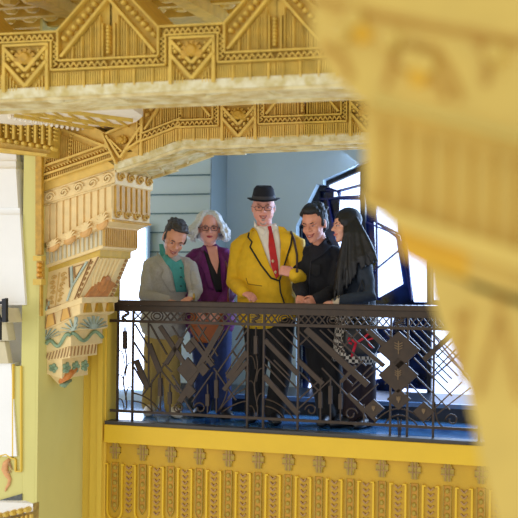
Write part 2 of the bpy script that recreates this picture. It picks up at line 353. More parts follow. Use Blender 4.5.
# ================================================================== BEAMS
def moduleF(Y, x0, y0, sc, slope0, bends):
    # local units: x right, y up from block bottom; x0,y0 picture position of block centre bottom; slope0 picture slope of level lines
    def f(u, v, n=0):
        px = x0+u*sc; py = y0+u*sc*slope0-v*sc
        for (ub, sl) in bends:
            if u < ub: py += (ub-u)*sc*sl
        p = onY(px, py, Y); p.y -= n; return p
    return f
def beam_module(F, par, mt, mt2, X0=-83, X1=83, centre=True, left=True, right=True, hs=1.0):
    T = hs
    if centre:
        b = MB()
        for s in (-1, 1): b.fbar(F, (s*21.5, 0), (s*21.5, 47), 3, .035*T)
        b.fbar(F, (-23, 46), (23, 46), 2.6, .035*T)
        for s in (-1, 1):
            b.fbar(F, (s*21, 43), (0, 20), 3.2, .04*T); b.fbar(F, (s*21, 29), (0, 5), 3.2, .04*T)
            for k in range(4): b.fbar(F, (s*(19-k*3), 1), (s*(19-k*3), 19-k*4), 1.2, .02*T)
        b.build('rosette_frame', mt, par)
        b = MB()
        for k in range(9):
            a = math.pi*(-.15+1.3*k/8); b.fbar(F, (0, 30), (11*math.cos(a), 31+11*math.sin(a)), 3.6, .04*T)
        b.fdome(F, (0, 33), 7, .055*T, 12)
        b.build('fan_shell', mt2, par)
        b = MB()
        for s in (-1, 1):
            for k in range(4): t = .15+k*.24; b.fdome(F, (s*lerp(20, 0, t), lerp(36, 12.5, t)), 2.6, .035*T, 7)
            for k in range(3): b.fdome(F, (s*(13+k*2.6), 40-k*2.2), 2.0, .035*T, 6)
        b.build('bead', mt, par)
    sides = ([-1] if left else [])+([1] if right else [])
    z = MB(); r = MB(); g = MB(); d = MB()
    for s in sides:
        E = 83
        # top zigzag band
        z.fbar(F, (0, 57.5), (s*33, 57.5), 1.8, .045*T); z.fbar(F, (0, 49), (s*28, 49), 1.6, .04*T)
        z.fbar(F, (s*33, 57.5), (s*33, 29), 1.8, .045*T); z.fbar(F, (s*26, 49), (s*26, 20), 1.6, .04*T)
        z.fbar(F, (s*33, 28.5), (s*E, 28.5), 1.8, .045*T); z.fbar(F, (s*26, 19.5), (s*E, 19.5), 1.8, .045*T)
        k = 0; u = 1
        while u < 26: z.fbar(F, (s*u, 50.5), (s*(u+2.7), 55.5), 1.5, .03*T); z.fbar(F, (s*(u+2.7), 55.5), (s*(u+5.4), 50.5), 1.5, .03*T); u += 5.4
        v = 48
        while v > 26: z.fbar(F, (s*27.5, v), (s*31.5, v-2.5), 1.3, .03*T); z.fbar(F, (s*31.5, v-2.5), (s*27.5, v-5), 1.3, .03*T); v -= 5
        u = 33
        while u < E-3: z.fbar(F, (s*u, 21.5), (s*(u+3), 26.5), 1.5, .03*T); z.fbar(F, (s*(u+3), 26.5), (s*(u+6), 21.5), 1.5, .03*T); u += 6
        # rib panel
        u = 25
        while u < E: r.rel(F, [(s*u-.75, 2.5), (s*u+.75, 2.5), (s*u+.75, 17.5), (s*u-.75, 17.5)], .016*T); u += 2.35
        u = 40
        while u < E: r.rel(F, [(s*u-.6, 1.2), (s*u+.6, 1.2), (s*u+.6, 17.5), (s*u-.6, 17.5)], .026*T); u += 18
        # arch triangle
        top = 57.5+(E-33)*1.1
        for (o, w, h) in ((0, 1.8, .05), (-14, 2.6, .045)):
            p0 = (s*(33-o*0), 57.5+o) if o == 0 else (s*36, 32); q0 = (s*E, top) if o == 0 else (s*E, 32+(E-36)*1.1+5)
            g.fbar(F, p0, q0, w, h*T)
        n = 9
        for i in range(n):
            t = (i+.5)/n; d.fdome(F, (s*lerp(36, E-2, t), lerp(48, 48+(E-38)*1.1, t)), 3.0, .04*T, 8)
        u = 40
        while u < E-7:
            tp = 30+(u-36)*1.1
            r.rel(F, [(s*u-.7, 30.5), (s*u+.7, 30.5), (s*u+.7, tp), (s*u-.7, tp)], .016*T)
            u += 2.4
        for uu in (47, 56, 65, 74): g.fbar(F, (s*uu, 30), (s*uu, 30+(uu-36)*1.1), .8, .03*T)
        g.fbar(F, (s*77, 30), (s*77, 64), 1.2, .035*T)
    for k in range(8): d.fdome(F, (82, 35+k*3.6), 2.3, .035*T, 6)
    z.build('zigzag_band', mt, par); r.build('rib_panel', mt, par); g.build('arch_moulding', mt, par); d.build('bead_band', mt, par)
def prof(F, u0, u1, arch=True):
    pass
# ---- upper beam (nearest)
YB1 = -2.3
bm1 = thing('ceiling_beam', 'large mustard gold carved ceiling beam across the top of the view', 'beam', onY(194, 84, YB1))
sl1 = -.047
for i, x in enumerate((28-166, 28, 194, 360, 526)):
    F = moduleF(YB1, x, 84-(x-194)*-sl1 if False else 84+(x-194)*sl1, 1.0, sl1, [])
    body = [(-84, 0), (84, 0), (84, 114), (33, 58), (-33, 58), (-84, 114)]
    MB().solid([F(u, v, 0) for u, v in body], [F(u, v, 0)+EXY(.44) for u, v in body]).build('beam_body', GOLD, bm1)
    b = MB()
    beam_module(F, bm1, GOLD, GOLDD)
# soffit slab with incised pattern
F1 = moduleF(YB1, 194, 84, 1.0, sl1, [])
zs = onY(194, 84, YB1).z
xs0, xs1 = onY(-60, 90, YB1).x, onY(560, 70, YB1).x
MB().box((xs0-.8, YB1-.02, zs-.035), (xs1, YB1+.46, zs+.02)).build('soffit', SOFF, bm1)
b = MB(); Fs = lambda u, v, n=0: Vector((u, YB1+v, zs-.035-n))
x = xs0-.6
while x < xs1-.5:
    for k in range(5):
        b.fbar(Fs, (x, .04+k*.04), (x+.42, .22+k*.05), .02, .012); b.fbar(Fs, (x+.42, .22+k*.05), (x+.84, .04+k*.04), .02, .012)
    b.fdome(Fs, (x+.42, .12), .05, .015); x += .89
for v in (.02, .24, .44): b.fbar(Fs, (xs0-.6, v), (xs1, v), .025, .016)
b.build('soffit_relief', PALE, bm1)
# ---- second beam with raked left haunch
YB2 = -.65
bm2 = thing('ceiling_beam', 'paler gold carved beam spanning directly above the balcony opening', 'beam', onY(240, 141, YB2))
s2 = 128/166.0
for (x, y, left, right, bends, cen) in ((240, 140.5, True, True, [], True), (368, 135.8, True, True, [], True), (496, 131, True, True, [], True)):
    F = moduleF(YB2, x, y, s2, -.037, bends)
    for body in ([(-80, 0), (84, 0), (84, 114), (33, 58), (-33, 58), (-80, 110)],):
        MB().solid([F(u, v, 0) for u, v in body], [F(u, v, 0)+EXY(.40) for u, v in body]).build('beam_body', GOLD if x > 300 else mat('light_gold_plaster', (232, 192, 92), .55, 0, .15, 14, .2, 40), bm2)
    beam_module(F, bm2, GOLD if x > 300 else MATS['light_gold_plaster'], GOLDD)
# raked module to the left (around px 123)
LG = MATS['light_gold_plaster']
def Fl(u, v, n=0):                       # local px-ish units like others; origin block centre bottom (118,166)
    px = 119+u*s2; py = 166-u*s2*.40-v*s2
    p = onY(px, py, YB2); p.y -= n; return p
body = [(-99, -9), (28, -6), (28, 62), (-18, 58), (-60, 86), (-99, 40)]
body = [(-99, 3), (-4, 3), (20, 12), (44, 0), (44, 50), (33, 62), (10, 58), (-12, 58), (-60, 78), (-99, 52)]
bodyL = [(43.5, 194), (115, 170), (126, 148), (143, 156), (143, 118), (128, 121), (105, 133), (88, 124), (56, 124), (43.5, 150)]
beam_module(Fl, bm2, LG, GOLDD, centre=False, left=False)
MB().solid([Fl(u, v) for u, v in ((28, 0), (79, 0), (79, 112), (28, 60))], [Fl(u, v)+EXY(.6) for u, v in ((28, 0), (79, 0), (79, 112), (28, 60))]).build('beam_body', LG, bm2)
MB().solid([onY(u, v, YB2) for u, v in bodyL], [onY(u, v, YB2)+EXY(.60) for u, v in bodyL]).build('beam_body', LG, bm2)
MB().prism([onY(100, 156, YB2), onY(115, 166, YB2), onY(143, 157, YB2), onY(143, 150, YB2)], EXY(.6)).build('beam_body', LG, bm2)
F2 = FY(YB2)
b = MB()   # triangle panel px 45..112
for p, q, w in [((45, 172), (54, 128), 2.2), ((54, 126), (110, 148), 2.4), ((45, 167), (108, 145), 2.0), ((44, 176), (114, 152), 2.0), ((45, 182), (115, 158), 1.6), ((108, 136), (122, 158), 2), ((122, 158), (142, 128), 2), ((108, 134), (140, 120), 2), ((104, 134), (118, 164), 2.0), ((128, 150), (143, 140), 1.8), ((112, 140), (124, 152), 1.6), ((143, 118), (143, 156), 1.8)]:
    b.fbar(F2, p, q, w, .04)
b.build('arch_moulding', LG, bm2)
b = MB()
for i in range(26):
    x = 50+i*2.1; yb = 168-(x-45)*.355; yt = max(130+(x-54)*.40, 130) if x > 54 else 172-(x-45)*4.6
    if yb-yt > 2: b.rel(F2, [(x, yb-1), (x+1, yb-1), (x+1, yt+2), (x, yt+2)], .018)
for i in range(34):
    x = 46+i*2.05; b.rel(F2, [(x, 181-(x-45)*.345), (x+1, 181-(x-45)*.345), (x+1, 177-(x-45)*.345), (x, 177-(x-45)*.345)], .018)
b.build('rib_panel', LG, bm2)
b = MB()
for i in range(12): b.fdome(F2, (lerp(50, 47, i/11)+i*.0, 168-i*3.2), 1.2, .03, 6)
for i in range(7): b.fdome(F2, (70+i*.4, 160-i*4), 1.5, .03, 6)
for i in range(5): b.fdome(F2, (112+i*3, 142+i*3.4), 1.4, .03, 6); b.fdome(F2, (137-i*2.6, 132+i*4.2), 1.4, .03, 6)
u = 0
while u < 1: b.fbar(F2, (45+u*66, 170.5-u*23), (46.5+u*66, 172.6-u*23), 1.1, .03); u += .045
b.build('bead_band', LG, bm2)
b = MB()
for k in range(10):
    a = 2*math.pi*k/10; b.fbar(F2, (123, 140), (123+5.5*math.cos(a), 140+4.5*math.sin(a)), 2.2, .035)
b.fdome(F2, (123, 140), 3.6, .05, 10); b.build('fan_shell', GOLDD, bm2)
# soffit of the second beam following its bend
sp = [onY(x, y, YB2) for x, y in ((115, 166), (143, 157), (183, 142), (224, 141), (300, 138), (560, 128))]
for a_, c_, dp in zip(sp, sp[1:], (.66, .60, .50, .42, .42)):
    MB().prism([a_+Vector((0, -.015, .02)), c_+Vector((0, -.015, .02)), c_+Vector((0, -.015, -.03)), a_+Vector((0, -.015, -.03))], EXY(dp)).build('soffit', SOFF, bm2)
    b = MB(); L_ = (c_-a_).length; dv = (c_-a_)/L_; nrm = Vector((dv.z, 0, -dv.x))*1.0
    if nrm.z > 0: nrm = -nrm
    Fz = lambda u, v, n=0: a_+dv*u+Vector((0, v, 0))+nrm*(.03+n)
    for v in (.02, .24, dp-.06): b.fbar(Fz, (0, v), (L_, v), .03, .018)
    u = 0
    while u < L_-.1:
        b.fbar(Fz, (u, .06), (u+.1, .20), .018, .012); b.fbar(Fz, (u+.1, .27), (u, dp-.08), .018, .012); b.fdome(Fz, (u+.06, .31), .025, .014, 6); u += .12
    b.build('soffit_relief', PALE, bm2)
# bright soffit between the two beams at the left, lit from below
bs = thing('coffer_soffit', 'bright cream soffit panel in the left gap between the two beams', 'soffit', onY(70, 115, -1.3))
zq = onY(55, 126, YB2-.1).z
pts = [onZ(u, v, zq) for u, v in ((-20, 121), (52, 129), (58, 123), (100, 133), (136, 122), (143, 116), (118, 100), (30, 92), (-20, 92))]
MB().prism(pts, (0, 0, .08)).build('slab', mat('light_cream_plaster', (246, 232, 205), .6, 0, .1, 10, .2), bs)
b = MB(); Fg = lambda u, v, n=0: onZ(u, v, zq)-Vector((0, 0, n))
for p, q in [((22, 111), (120, 125)), ((45, 107), (133, 119)), ((14, 114), (100, 128))]: b.fbar(Fg, p, q, .9, .02)
for i in range(7): b.fbar(Fg, (20+i*16, 106+i*2), (40+i*16, 118+i*2), .8, .015)
b.build('moulding', GOLD, bs)
b = MB()
for i in range(18): b.fdome(Fg, (10+i*5.2, 115+i*.9), 2.2, .03, 6, .8)
b.build('bead', bpy.data.materials['light_cream_plaster'], bs)
# ceiling and coffer ribs above
zc_ = onY(194, 20, -.3).z
struct(MB().box((-6, -3.2, zc_), (5, .4, zc_+.1)).build('ceiling', GOLD))
cf = thing('ceiling_coffer', 'carved gold coffer with scalloped edge seen above the upper beam', 'coffer', (0, -1.2, zc_))
b = MB(); Fcc = lambda u, v, n=0: Vector((u, v, zc_-n))
for i in range(32):
    x = -3.6+i*.17
    for yy, r_ in ((-1.35, .075), (-1.05, .055), (-.8, .06)): MB().fdome(Fcc, (x, yy), r_, r_*.9, 7).build('scallop', GOLD, cf)
b = MB()
for v in (-1.5, -1.2, -.92, -.6): b.fbar(Fcc, (-5, v), (4, v), .06, .05)
for i in range(9): b.fbar(Fcc, (-4.6+i*.89, -1.6), (-4.6+i*.89, .2), .12, .12)
b.build('coffer_rib', GOLD, cf)
# ================================================================== LEFT CORBEL
cb = thing('carved_corbel', 'big cream carved corbel with scrolls and flutes left of the balcony', 'corbel', onY(64, 388, -.3))
def tier(name, L, R, yf, mt, yb=.0, relief=None):
    # L=(x, ytop, ybot) R=(x, ytop, ybot) front face, runs back to y=yb
    pts = [onY(L[0], L[2], yf), onY(R[0], R[2], yf), onY(R[0], R[1], yf), onY(L[0], L[1], yf)]
    # return edge levels from the corner; the block is raked on its front only
    o = MB().prism(pts, EXY(yb-yf)).build(name, mt, cb, bevel=.004)
    Ff = quadF(pts[0], pts[1], pts[2], pts[3], (0, -1, 0))
    a, d = pts[1], pts[2]
    Fr_ = quadF(a, a+EXY(yb-yf), d+EXY(yb-yf), d, (1, 0, 0))
    return Ff, Fr_
def q(b, F, u0, v0, u1, v1, h): b.rel(F, [(u0, v0), (u1, v0), (u1, v1), (u0, v1)], h)
def spiral(b, F, u, v, ru, rv, h, turns=1.6, r=.006, flip=1):
    pts = []
    for i in range(18):
        t = i/17; a = turns*2*math.pi*t; k = 1-.8*t
        pts.append((u+flip*ru*k*math.cos(a), v+rv*k*math.sin(a)))
    b.ftube(F, pts, r, h)
CR2 = mat('light_corbel_cream', (244, 214, 150), .6, 0, .1, 16, .15, 50)
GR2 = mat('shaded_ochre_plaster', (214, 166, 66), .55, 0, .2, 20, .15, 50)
# T0 scroll frieze
Ff, Fr2 = tier('scroll_frieze', (43, 192, 206), (115, 168, 184), -.65, CR2)
b = MB()
for i in range(5): spiral(b, Ff, .1+i*.2, .5, .07, .33, .008, r=.008)
b.ftube(Ff, [(0, .04), (1, .04)], .007, .0); b.ftube(Ff, [(0, .96), (1, .96)], .007, 0)
b.build('scroll_relief', CR2, cb, smooth=True)
b = MB()
for i in range(4): spiral(b, Fr2, .13+i*.245, .5, .09, .33, .008, r=.008)
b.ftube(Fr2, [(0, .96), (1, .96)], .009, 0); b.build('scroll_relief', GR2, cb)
# T1 flutes
Ff, Fr2 = tier('fluted_block', (44, 206, 245), (113.5, 184, 212), -.62, CR2)
b = MB()
for i in range(10): q(b, Ff, i/10+.012, .02, i/10+.085, .98, .014)
b.build('flute', CR2, cb, bevel=.003)
b = MB()
for i in range(7): q(b, Fr2, i/7+.02, .02, i/7+.11, .98, .016)
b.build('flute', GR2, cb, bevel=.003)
# T2 shells
Ff, Fr2 = tier('shell_moulding', (46, 243, 252), (112, 207, 221), -.64, CR2)
b = MB()
for i in range(4):
    u = .13+i*.245
    for k in range(7):
        a = math.pi*(k+.5)/7; b.fbar(Ff, (u, .15), (u+.10*math.cos(a), .15+.7*math.sin(a)), .035, .030)
b.build('shell', CR2, cb)
b = MB()
for i in range(4):
    u = .13+i*.245; b.fdome(Ff, (u, .05), .085, .03, 10, .4)
b.build('shell_core', mat('pale_orange_glaze', (224, 170, 96), .5), cb)
b = MB()
for i in range(4): spiral(b, Fr2, .13+i*.245, .55, .09, .33, .008, r=.009)
for i in range(22): b.fdome(Fr2, (i/22+.02, .05), .02, .02, 6, .1)
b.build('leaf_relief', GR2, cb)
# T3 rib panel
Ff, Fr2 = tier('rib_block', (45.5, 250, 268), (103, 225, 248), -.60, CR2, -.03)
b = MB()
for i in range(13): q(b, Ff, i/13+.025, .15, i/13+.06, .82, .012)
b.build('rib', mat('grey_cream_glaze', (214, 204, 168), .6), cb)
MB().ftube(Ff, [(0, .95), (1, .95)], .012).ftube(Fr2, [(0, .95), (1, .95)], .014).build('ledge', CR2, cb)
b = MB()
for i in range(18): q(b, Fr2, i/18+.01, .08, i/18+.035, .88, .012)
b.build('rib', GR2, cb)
# T4 plain gold
Ff, Fr2 = tier('gold_ledge', (46, 267, 274), (100, 248, 257), -.57, GOLD, -.05)
# T5 ornament panel (inclined)
pts = [onY(46, 311, -.60), onY(80, 298, -.60), onY(99, 256, -.57), onY(46, 273, -.57)]
back = [Vector((p.x, -.06, p.z)) for p in pts]
MB().solid(pts, back).build('figured_panel', CR2, cb)
Ff = quadF(pts[0], pts[1], pts[2], pts[3], (0, -1, 0)); Fr2 = quadF(pts[1], back[1], back[2], pts[2], (.9, 0, -.4))
b = MB()
for k in range(6):
    v = .12+k*.13
    for s in (-1, 1): spiral(b, Ff, .27+s*(.10+.02*math.sin(k*2)), v+.03, .06, .06, .004, 1.1, .0055, s)
b.ftube(Ff, [(.27, .05), (.27, .9)], .006)
b.build('leaf_scroll', mat('ochre_relief', (218, 176, 96), .6), cb)
b = MB()
for p, w in ((((.02, .0), (.10, .22)), 0), (((.5, .95), (.64, .4)), 0), (((.80, .95), (.64, .4)), 0), (((.64, .4), (.62, .05)), 0)):
    MB().fbar(Ff, p[0], p[1], .05, .012).build('inlay_bar', SHELL, cb)
b = MB()
for p in (((.55, .92), (.75, .92)), ((.75, .92), (.65, .6)), ((.65, .6), (.55, .92)), ((.86, .98), (.84, .02)), ((1.0, .98), (.95, .02)), ((.03, .3), (.1, .02)), ((.45, .95), (.58, .4)), ((.1, .02), (.44, .02))):
    b.fbar(Ff, p[0], p[1], .016, .012)
for i in range(7): b.fdome(Ff, (.9, .1+i*.13), .022, .014, 6, .045)
b.build('outline', BROWNL, cb)
b = MB()
for i in range(6):
    b.ftube(Fr2, [(.08+i*.12, .95), (.12+i*.11, .5), (.3+i*.03, .08)], .012)
b.build('hanging_frond', CR2, cb)
MB().rel(Fr2, [(.1, .02), (.75, .02), (.85, .35), (.5, .5), (.2, .3)], .012).fdome(Fr2, (.5, .35), .16, .03, 9, .2).build('flame_relief', mat('flame_orange', (216, 144, 80), .5, 0, .3, 25), cb)
b = MB()
for i in range(9): b.fdome(Fr2, (.9, .08+i*.105), .035, .02, 6, .04)
b.build('bead', BROWNL, cb)
# T6 ledge, T7 blocks, T8 fans, T9 snake, T10 hatch, T11 stars, tip
tier('lower_ledge', (45, 310, 316), (82, 297, 303), -.61, CR2, -.02)
Ff, Fr2 = tier('block_course', (44.5, 315, 331), (80, 302, 314), -.60, CR2, -.04)
def trap(b, F, u, w, h): b.rel(F, [(u-w, .12), (u+w, .12), (u+w*.55, .88), (u-w*.55, .88)], h)
PE_ = mat('peach_glaze', (232, 180, 90), .6)
for i in range(2): b = MB(); trap(b, Ff, .18+i*.42, .13, .014); b.build('keystone', PE_, cb)
b = MB()
for u in (.05, .32, .48, .74): b.fbar(Ff, (u, .1), (u+(.06 if u in (.05, .48) else -.05), .92), .015, .016)
b.build('outline', BROWNL, cb)
for i in range(3): b = MB(); trap(b, Fr2, .18+i*.32, .10, .02); b.build('keystone', GOLDD, cb)
Ff, Fr2 = tier('fan_course', (45, 330, 340), (76, 316, 330), -.59, CR2, -.08)
b = MB()
for c_ in (.0, .95):
    for k in range(9):
        a = math.pi*(k+.2)/9; b.fbar(Ff, (c_, .0), (min(1.05, max(-.02, c_+.5*math.cos(a))), .95*math.sin(a)), .035, .016)
for k in range(9):
    a = math.pi*(k+.5)/9; b.fbar(Fr2, (.5, .0), (.5+.45*math.cos(a), .95*math.sin(a)), .05, .016)
b.build('fan', SHELL, cb)
Ff, Fr2 = tier('serpent_course', (45.5, 339, 353), (71, 329, 346), -.585, CR2, -.08)
b = MB(); b.ftube(Ff, [(u/20, .5+.28*math.sin(u/20*9)) for u in range(1, 21)], .014, .01, 6); b.ftube(Fr2, [(u/20, .5+.25*math.sin(u/20*9+1.5)) for u in range(0, 20)], .014, .01, 6)
b.build('serpent', GRN, cb, smooth=True)
Ff, Fr2 = tier('hatched_course', (46, 353, 361), (70, 345, 358), -.58, CR2, -.15)
b = MB()
for i in range(8): b.fbar(Ff, (i/8, .1), (i/8+.10, .9), .02, .008); b.fbar(Fr2, (i/8, .15), (i/8+.05, .85), .02, .008)
b.build('hatching', BROWNL, cb)
Ff, Fr2 = tier('star_course', (46.5, 361, 374), (62, 358, 379), -.575, CR2, -.17)
b = MB()
for F_, us in ((Ff, (.45,)), (Fr2, (.15, .5, .85))):
    for u in us:
        b = MB(); b.fdome(F_, (u, .5), .05*(2 if F_ is Ff else 1), .01, 6, .1)
        for k in range(5):
            a = 2*math.pi*k/5; b.fdome(F_, (u+.09*math.cos(a)*(2 if F_ is Ff else 1), .5+.18*math.sin(a)), .06*(2 if F_ is Ff else 1), .014, 6, .12)
        b.build('star_flower', GRN, cb)
tip0 = [onY(47, 372, -.57), onY(62, 378, -.57), onY(84, 365, -.2), onY(70, 362, -.2)]
tip1 = [onY(58, 384, -.52), onY(63, 386, -.52), onY(72, 378, -.3), onY(68, 376, -.3)]
MB().solid(tip1, tip0).build('tip', CR2, cb)
MB().tube([onY(60, 382, -.58), onY(67, 376, -.5), onY(76, 369, -.36)], [.015, .032, .016], 8).build('orange_tip_leaf', ORA, cb, smooth=True)
MB().tube([onY(60, 385, -.55), onY(64, 385, -.52), onY(71, 380, -.42)], [.01, .022, .010], 8).build('green_tip_leaf', GRN, cb, smooth=True)
# ================================================================== FOREGROUND CORBEL (close to the lens)
YF = -6.2
fc = thing('near_corbel', 'huge blurred gold corbel hanging close by on the right side', 'corbel', onY(480, 540, YF))
def ftier(name, pts, out, th, mt): return MB().solid([onY(u, v, YF)+Vector((0, -out, 0)) for u, v in pts], [onY(u, v, YF)+Vector((.02, th, 0)) for u, v in pts]).build(name, mt, fc, bevel=.004)
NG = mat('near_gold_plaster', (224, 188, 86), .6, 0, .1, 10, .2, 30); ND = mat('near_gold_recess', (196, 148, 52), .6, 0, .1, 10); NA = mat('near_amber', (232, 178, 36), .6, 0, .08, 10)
ftier('capital_block', [(319, -330), (319, 50), (337, 79), (366, 104), (620, 172), (620, -330)], .05, .35, NG)
ftier('fluted_block', [(362.5, 98), (362.5, 206), (620, 300), (620, 160)], .0, .30, NG)
ftier('ledge', [(359, 196), (386, 217), (396, 226), (620, 306), (620, 280), (400, 212)], .05, .34, NG)
ftier('amber_recess', [(392, 222), (401, 256), (424, 268), (470, 286), (470, 236)], .0, .28, NA)
ftier('plain_band', [(466, 236), (466, 288), (620, 345), (620, 290)], .0, .28, NG)
ftier('figured_panel', [(424, 262), (429, 296), (442, 336), (464, 388), (472, 420), (480, 462), (494, 520), (500, 600), (620, 600), (620, 330)], .0, .25, NG)
FN = lambda u, v, n=0: onY(u, v, YF)+Vector((0, -n, 0))
b = MB()
for i in range(11): x = 384+i*22; yt = 118+(x-366)*.27; yb = 200+(x-366)*.37; b.fbar(FN, (x, yt), (x, yb-6), 6, .006)
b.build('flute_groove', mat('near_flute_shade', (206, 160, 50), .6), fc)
FN5 = lambda u, v, n=0: onY(u, v, YF)+Vector((0, -.05-n, 0))
b = MB()
b.tube([FN5(*p, .0) for p in [(322, 6), (380, 20), (440, 33), (600, 62)]], .008)
for pts in ([(392, 92), (400, 62), (420, 50), (442, 56), (456, 80), (466, 104)], [(405, 72), (430, 78), (446, 92), (452, 104)], [(330, 52), (350, 64), (358, 84)], [(474, 36), (492, 60), (490, 90)]):
    b.tube([FN5(*p, .0) for p in pts], .008)
b.build('shell_outline', ND, fc)
b = MB()
for p in ((418, 66), (432, 70), (398, 46), (350, 38), (362, 26), (500, 60)): MB().fdome(FN5, p, 11, .03, 10).build('shell_lobe', NG, fc, smooth=True)
b = MB()
for p in ((370, 40), (425, 82)): MB().fdome(FN5, p, 9, .02, 10).build('amber_boss', NA, fc)
b = MB(); b.fbar(FN5, (380, 104), (600, 160), 8, .01); b.build('green_band', mat('near_olive_band', (206, 178, 84), .6), fc)
b = MB()
for p in ((458, 318), (462, 338), (456, 358), (500, 300)): b.fdome(FN, p, 5, .01, 8)
for p, q_ in (((470, 306), (452, 400)), ((500, 310), (520, 400)), ((500, 310), (478, 396))): b.fbar(FN, p, q_, 3.5, .008)
b.build('panel_outline', ND, fc)
# ================================================================== RAILING
YR = .05
rail = thing('balcony_railing', 'dark bronze geometric metal railing along the front of the balcony', 'railing', onY(290, 425, YR))
FR = FY(YR)
zt_ = onY(265, 304.3, YR).z; z2 = onY(265, 324.5, YR).z; zb = onY(265, 418.5, YR).z
xr0 = onY(112, 300, YR).x; xr1 = XR-.05
def yrow(px, z): # picture y of height z on the rail plane
    r = ray(px, 0); t = (YR-CAM.y)/r.y
    lo, hi = 200.0, 500.0
    for _ in range(30):
        mid = (lo+hi)/2
        if onY(px, mid, YR).z > z: lo = mid
        else: hi = mid
    return lo
MB().box((xr0, YR-.035, zt_-.028), (xr1, YR+.035, zt_+.012)).build('top_rail', IRON, rail, bevel=.006)
MB().box((xr0+.02, YR-.012, zt_-.075), (xr1, YR+.012, zt_-.029)).build('rail_band', IRON, rail)
MB().box((xr0-.02, YR-.012, z2-.011), (xr1, YR+.012, z2+.011)).build('middle_rail', IRON, rail)
MB().box((xr0, YR-.012, zb-.010), (xr1, YR+.012, zb+.010)).build('bottom_rail', IRON, rail)
def bar(name, p, q_, w, t=.012):
    # keep away from coplanar faces with a small, real stagger in thickness
    t = t+random.random()*.004
    MB().fbar(FR, p, q_, w, t/2, -t/2).build(name, IRON, rail)
PIT = 166.0
for px in (118, 133, 248, 264, 298.5, 391, 408, 434):
    z1 = zt_-.03; x = onY(px, 350, YR).x
    MB().box((x-.007, YR-.010, .0), (x+.007, YR+.010, z1)).build('post', IRON, rail)
x = onY(480, 350, YR).x
while x < xr1: MB().box((x-.007, YR-.010, .0), (x+.007, YR+.010, z1)).build('post', IRON, rail); x += .45
def block(px, y0, y1, b0, b1):
    bar('picket', (px, y0), (px, y1), 1.1); bar('picket_block', (px, b0), (px, b1), 3.4, .024)
THIN = [((135, 324), (160, 366)), ((160, 369), (178, 392)), ((150, 324), (167, 354.5)), ((148.6, 323), (148.6, 384)), ((134, 342), (147, 363)), ((134, 367), (146, 389)),
        ((142, 396), (178, 345)), ((178, 345), (190, 325)), ((199, 338), (206, 327)), ((163, 363), (172, 372)), ((172, 326), (188, 352)), ((160, 326), (178, 352)),
        ((175, 385), (193, 413)), ((172, 375), (186, 398)), ((192, 402), (213, 372)), ((205, 365), (228, 330)), ((190, 325), (214, 362)), ((198, 325), (218, 356)),
        ((230, 326), (208, 362)), ((247, 330), (218, 372)), ((247, 342), (226, 374)), ((214, 368), (236, 400)), ((247, 322), (236, 340)), ((247, 378), (228, 398)), ((232, 350), (247, 372)),
        ((265.5, 329), (294.5, 358.5)), ((277.6, 329), (298, 349)), ((287, 329), (298, 340)), ((265, 364), (286, 387)), ((274, 360), (290, 376)), ((265, 356), (298, 389)),
        ((299, 331), (352, 384)), ((320, 330), (345, 353)), ((322, 368), (363, 412)), ((298, 409), (330, 380)), ((341, 382), (364, 360)), ((349, 394), (380, 366)), ((298, 400), (322, 378)),
        ((328, 329), (352, 352)), ((352, 352), (366, 366)), ((356, 330), (374, 348)), ((345, 330), (368, 353)), ((358, 402), (378, 384)), ((365, 329), (384, 348)), ((340, 350), (360, 330)), ((300, 372), (318, 390)),
        ((300, 345), (312, 333)), ((357, 400), (366, 418)), ((364, 404), (364, 424)), ((384, 330), (391, 338)), ((372, 328), (388, 344)),
        ((400, 327), (452, 379)), ((409, 327), (458, 376)), ((418, 327), (462, 371)), ((427, 327), (465, 365)), ((414, 349), (448, 383)), ((414, 358), (452, 396)), ((412, 372), (450, 410)), ((410, 384), (432, 406)),
        ((436, 358), (462, 332)), ((446, 366), (470, 342)), ((430, 375), (456, 349)), ((432, 411), (462, 382)), ((437, 414), (470, 388)), ((385, 384), (400, 369)), ((372, 366), (352, 386))]
for p, q_ in THIN: bar('thin_bar', p, q_, 1.25)
WIDE = [((136, 360), (148, 388), 6), ((149, 344), (160, 372), 6), ((180, 402), (222, 326), 6.5), ((166, 364), (182, 338), 5), ((228, 378), (247, 352), 6.5), ((160, 326), (186, 366), 5),
        ((224, 390), (247, 362), 5), ((213, 366), (192, 338), 5), ((265, 340), (298, 374), 5.5), ((264, 376), (298.5, 414), 6), ((306, 329), (368, 385), 7.5), ((298, 360), (323, 384), 5.5), ((348, 394), (376, 420), 4),
        ((368, 330), (392, 352), 6), ((341, 382), (356, 366), 4), ((424, 360), (452, 334), 6), ((360, 345), (384, 366), 5)]
for p, q_, ww in WIDE: bar('wide_slat', p, q_, ww*.85, .018)
def dia(px, py, r, ry=None):
    ry = ry or r; t = .026
    MB().rel(FR, [(px-r, py), (px, py-ry), (px+r, py), (px, py+ry)], t/2, -t/2).build('diamond_plate', IRON, rail, bevel=.003)
for d_ in ((188, 369.5, 11, 12.5), (190, 347, 6, 7), (203.5, 369, 6.5, 7.5), (189.5, 391, 7, 8), (399, 350, 21.5, 19), (398.5, 375, 20, 18.5), (399, 399, 12, 11), (374, 408.5, 10.5, 9.5), (424, 411.5, 11, 10)): dia(*d_)
def relief(F, px, py, s):
    b = MB(); f2 = lambda u, v, n=0: F(u, v, n+.012)
    b.fbar(f2, (px, py-6*s), (px, py+7*s), 1.0, .006); 
    for k in (-3.5, -1, 1.5): b.fbar(f2, (px-4*s, py+k*s-1), (px, py+k*s+1), .9, .006); b.fbar(f2, (px+4*s, py+k*s-1), (px, py+k*s+1), .9, .006)
    b.build('plate_emblem', mat('worn_bronze', (120, 96, 64), .35, .4, .2, 30), rail)
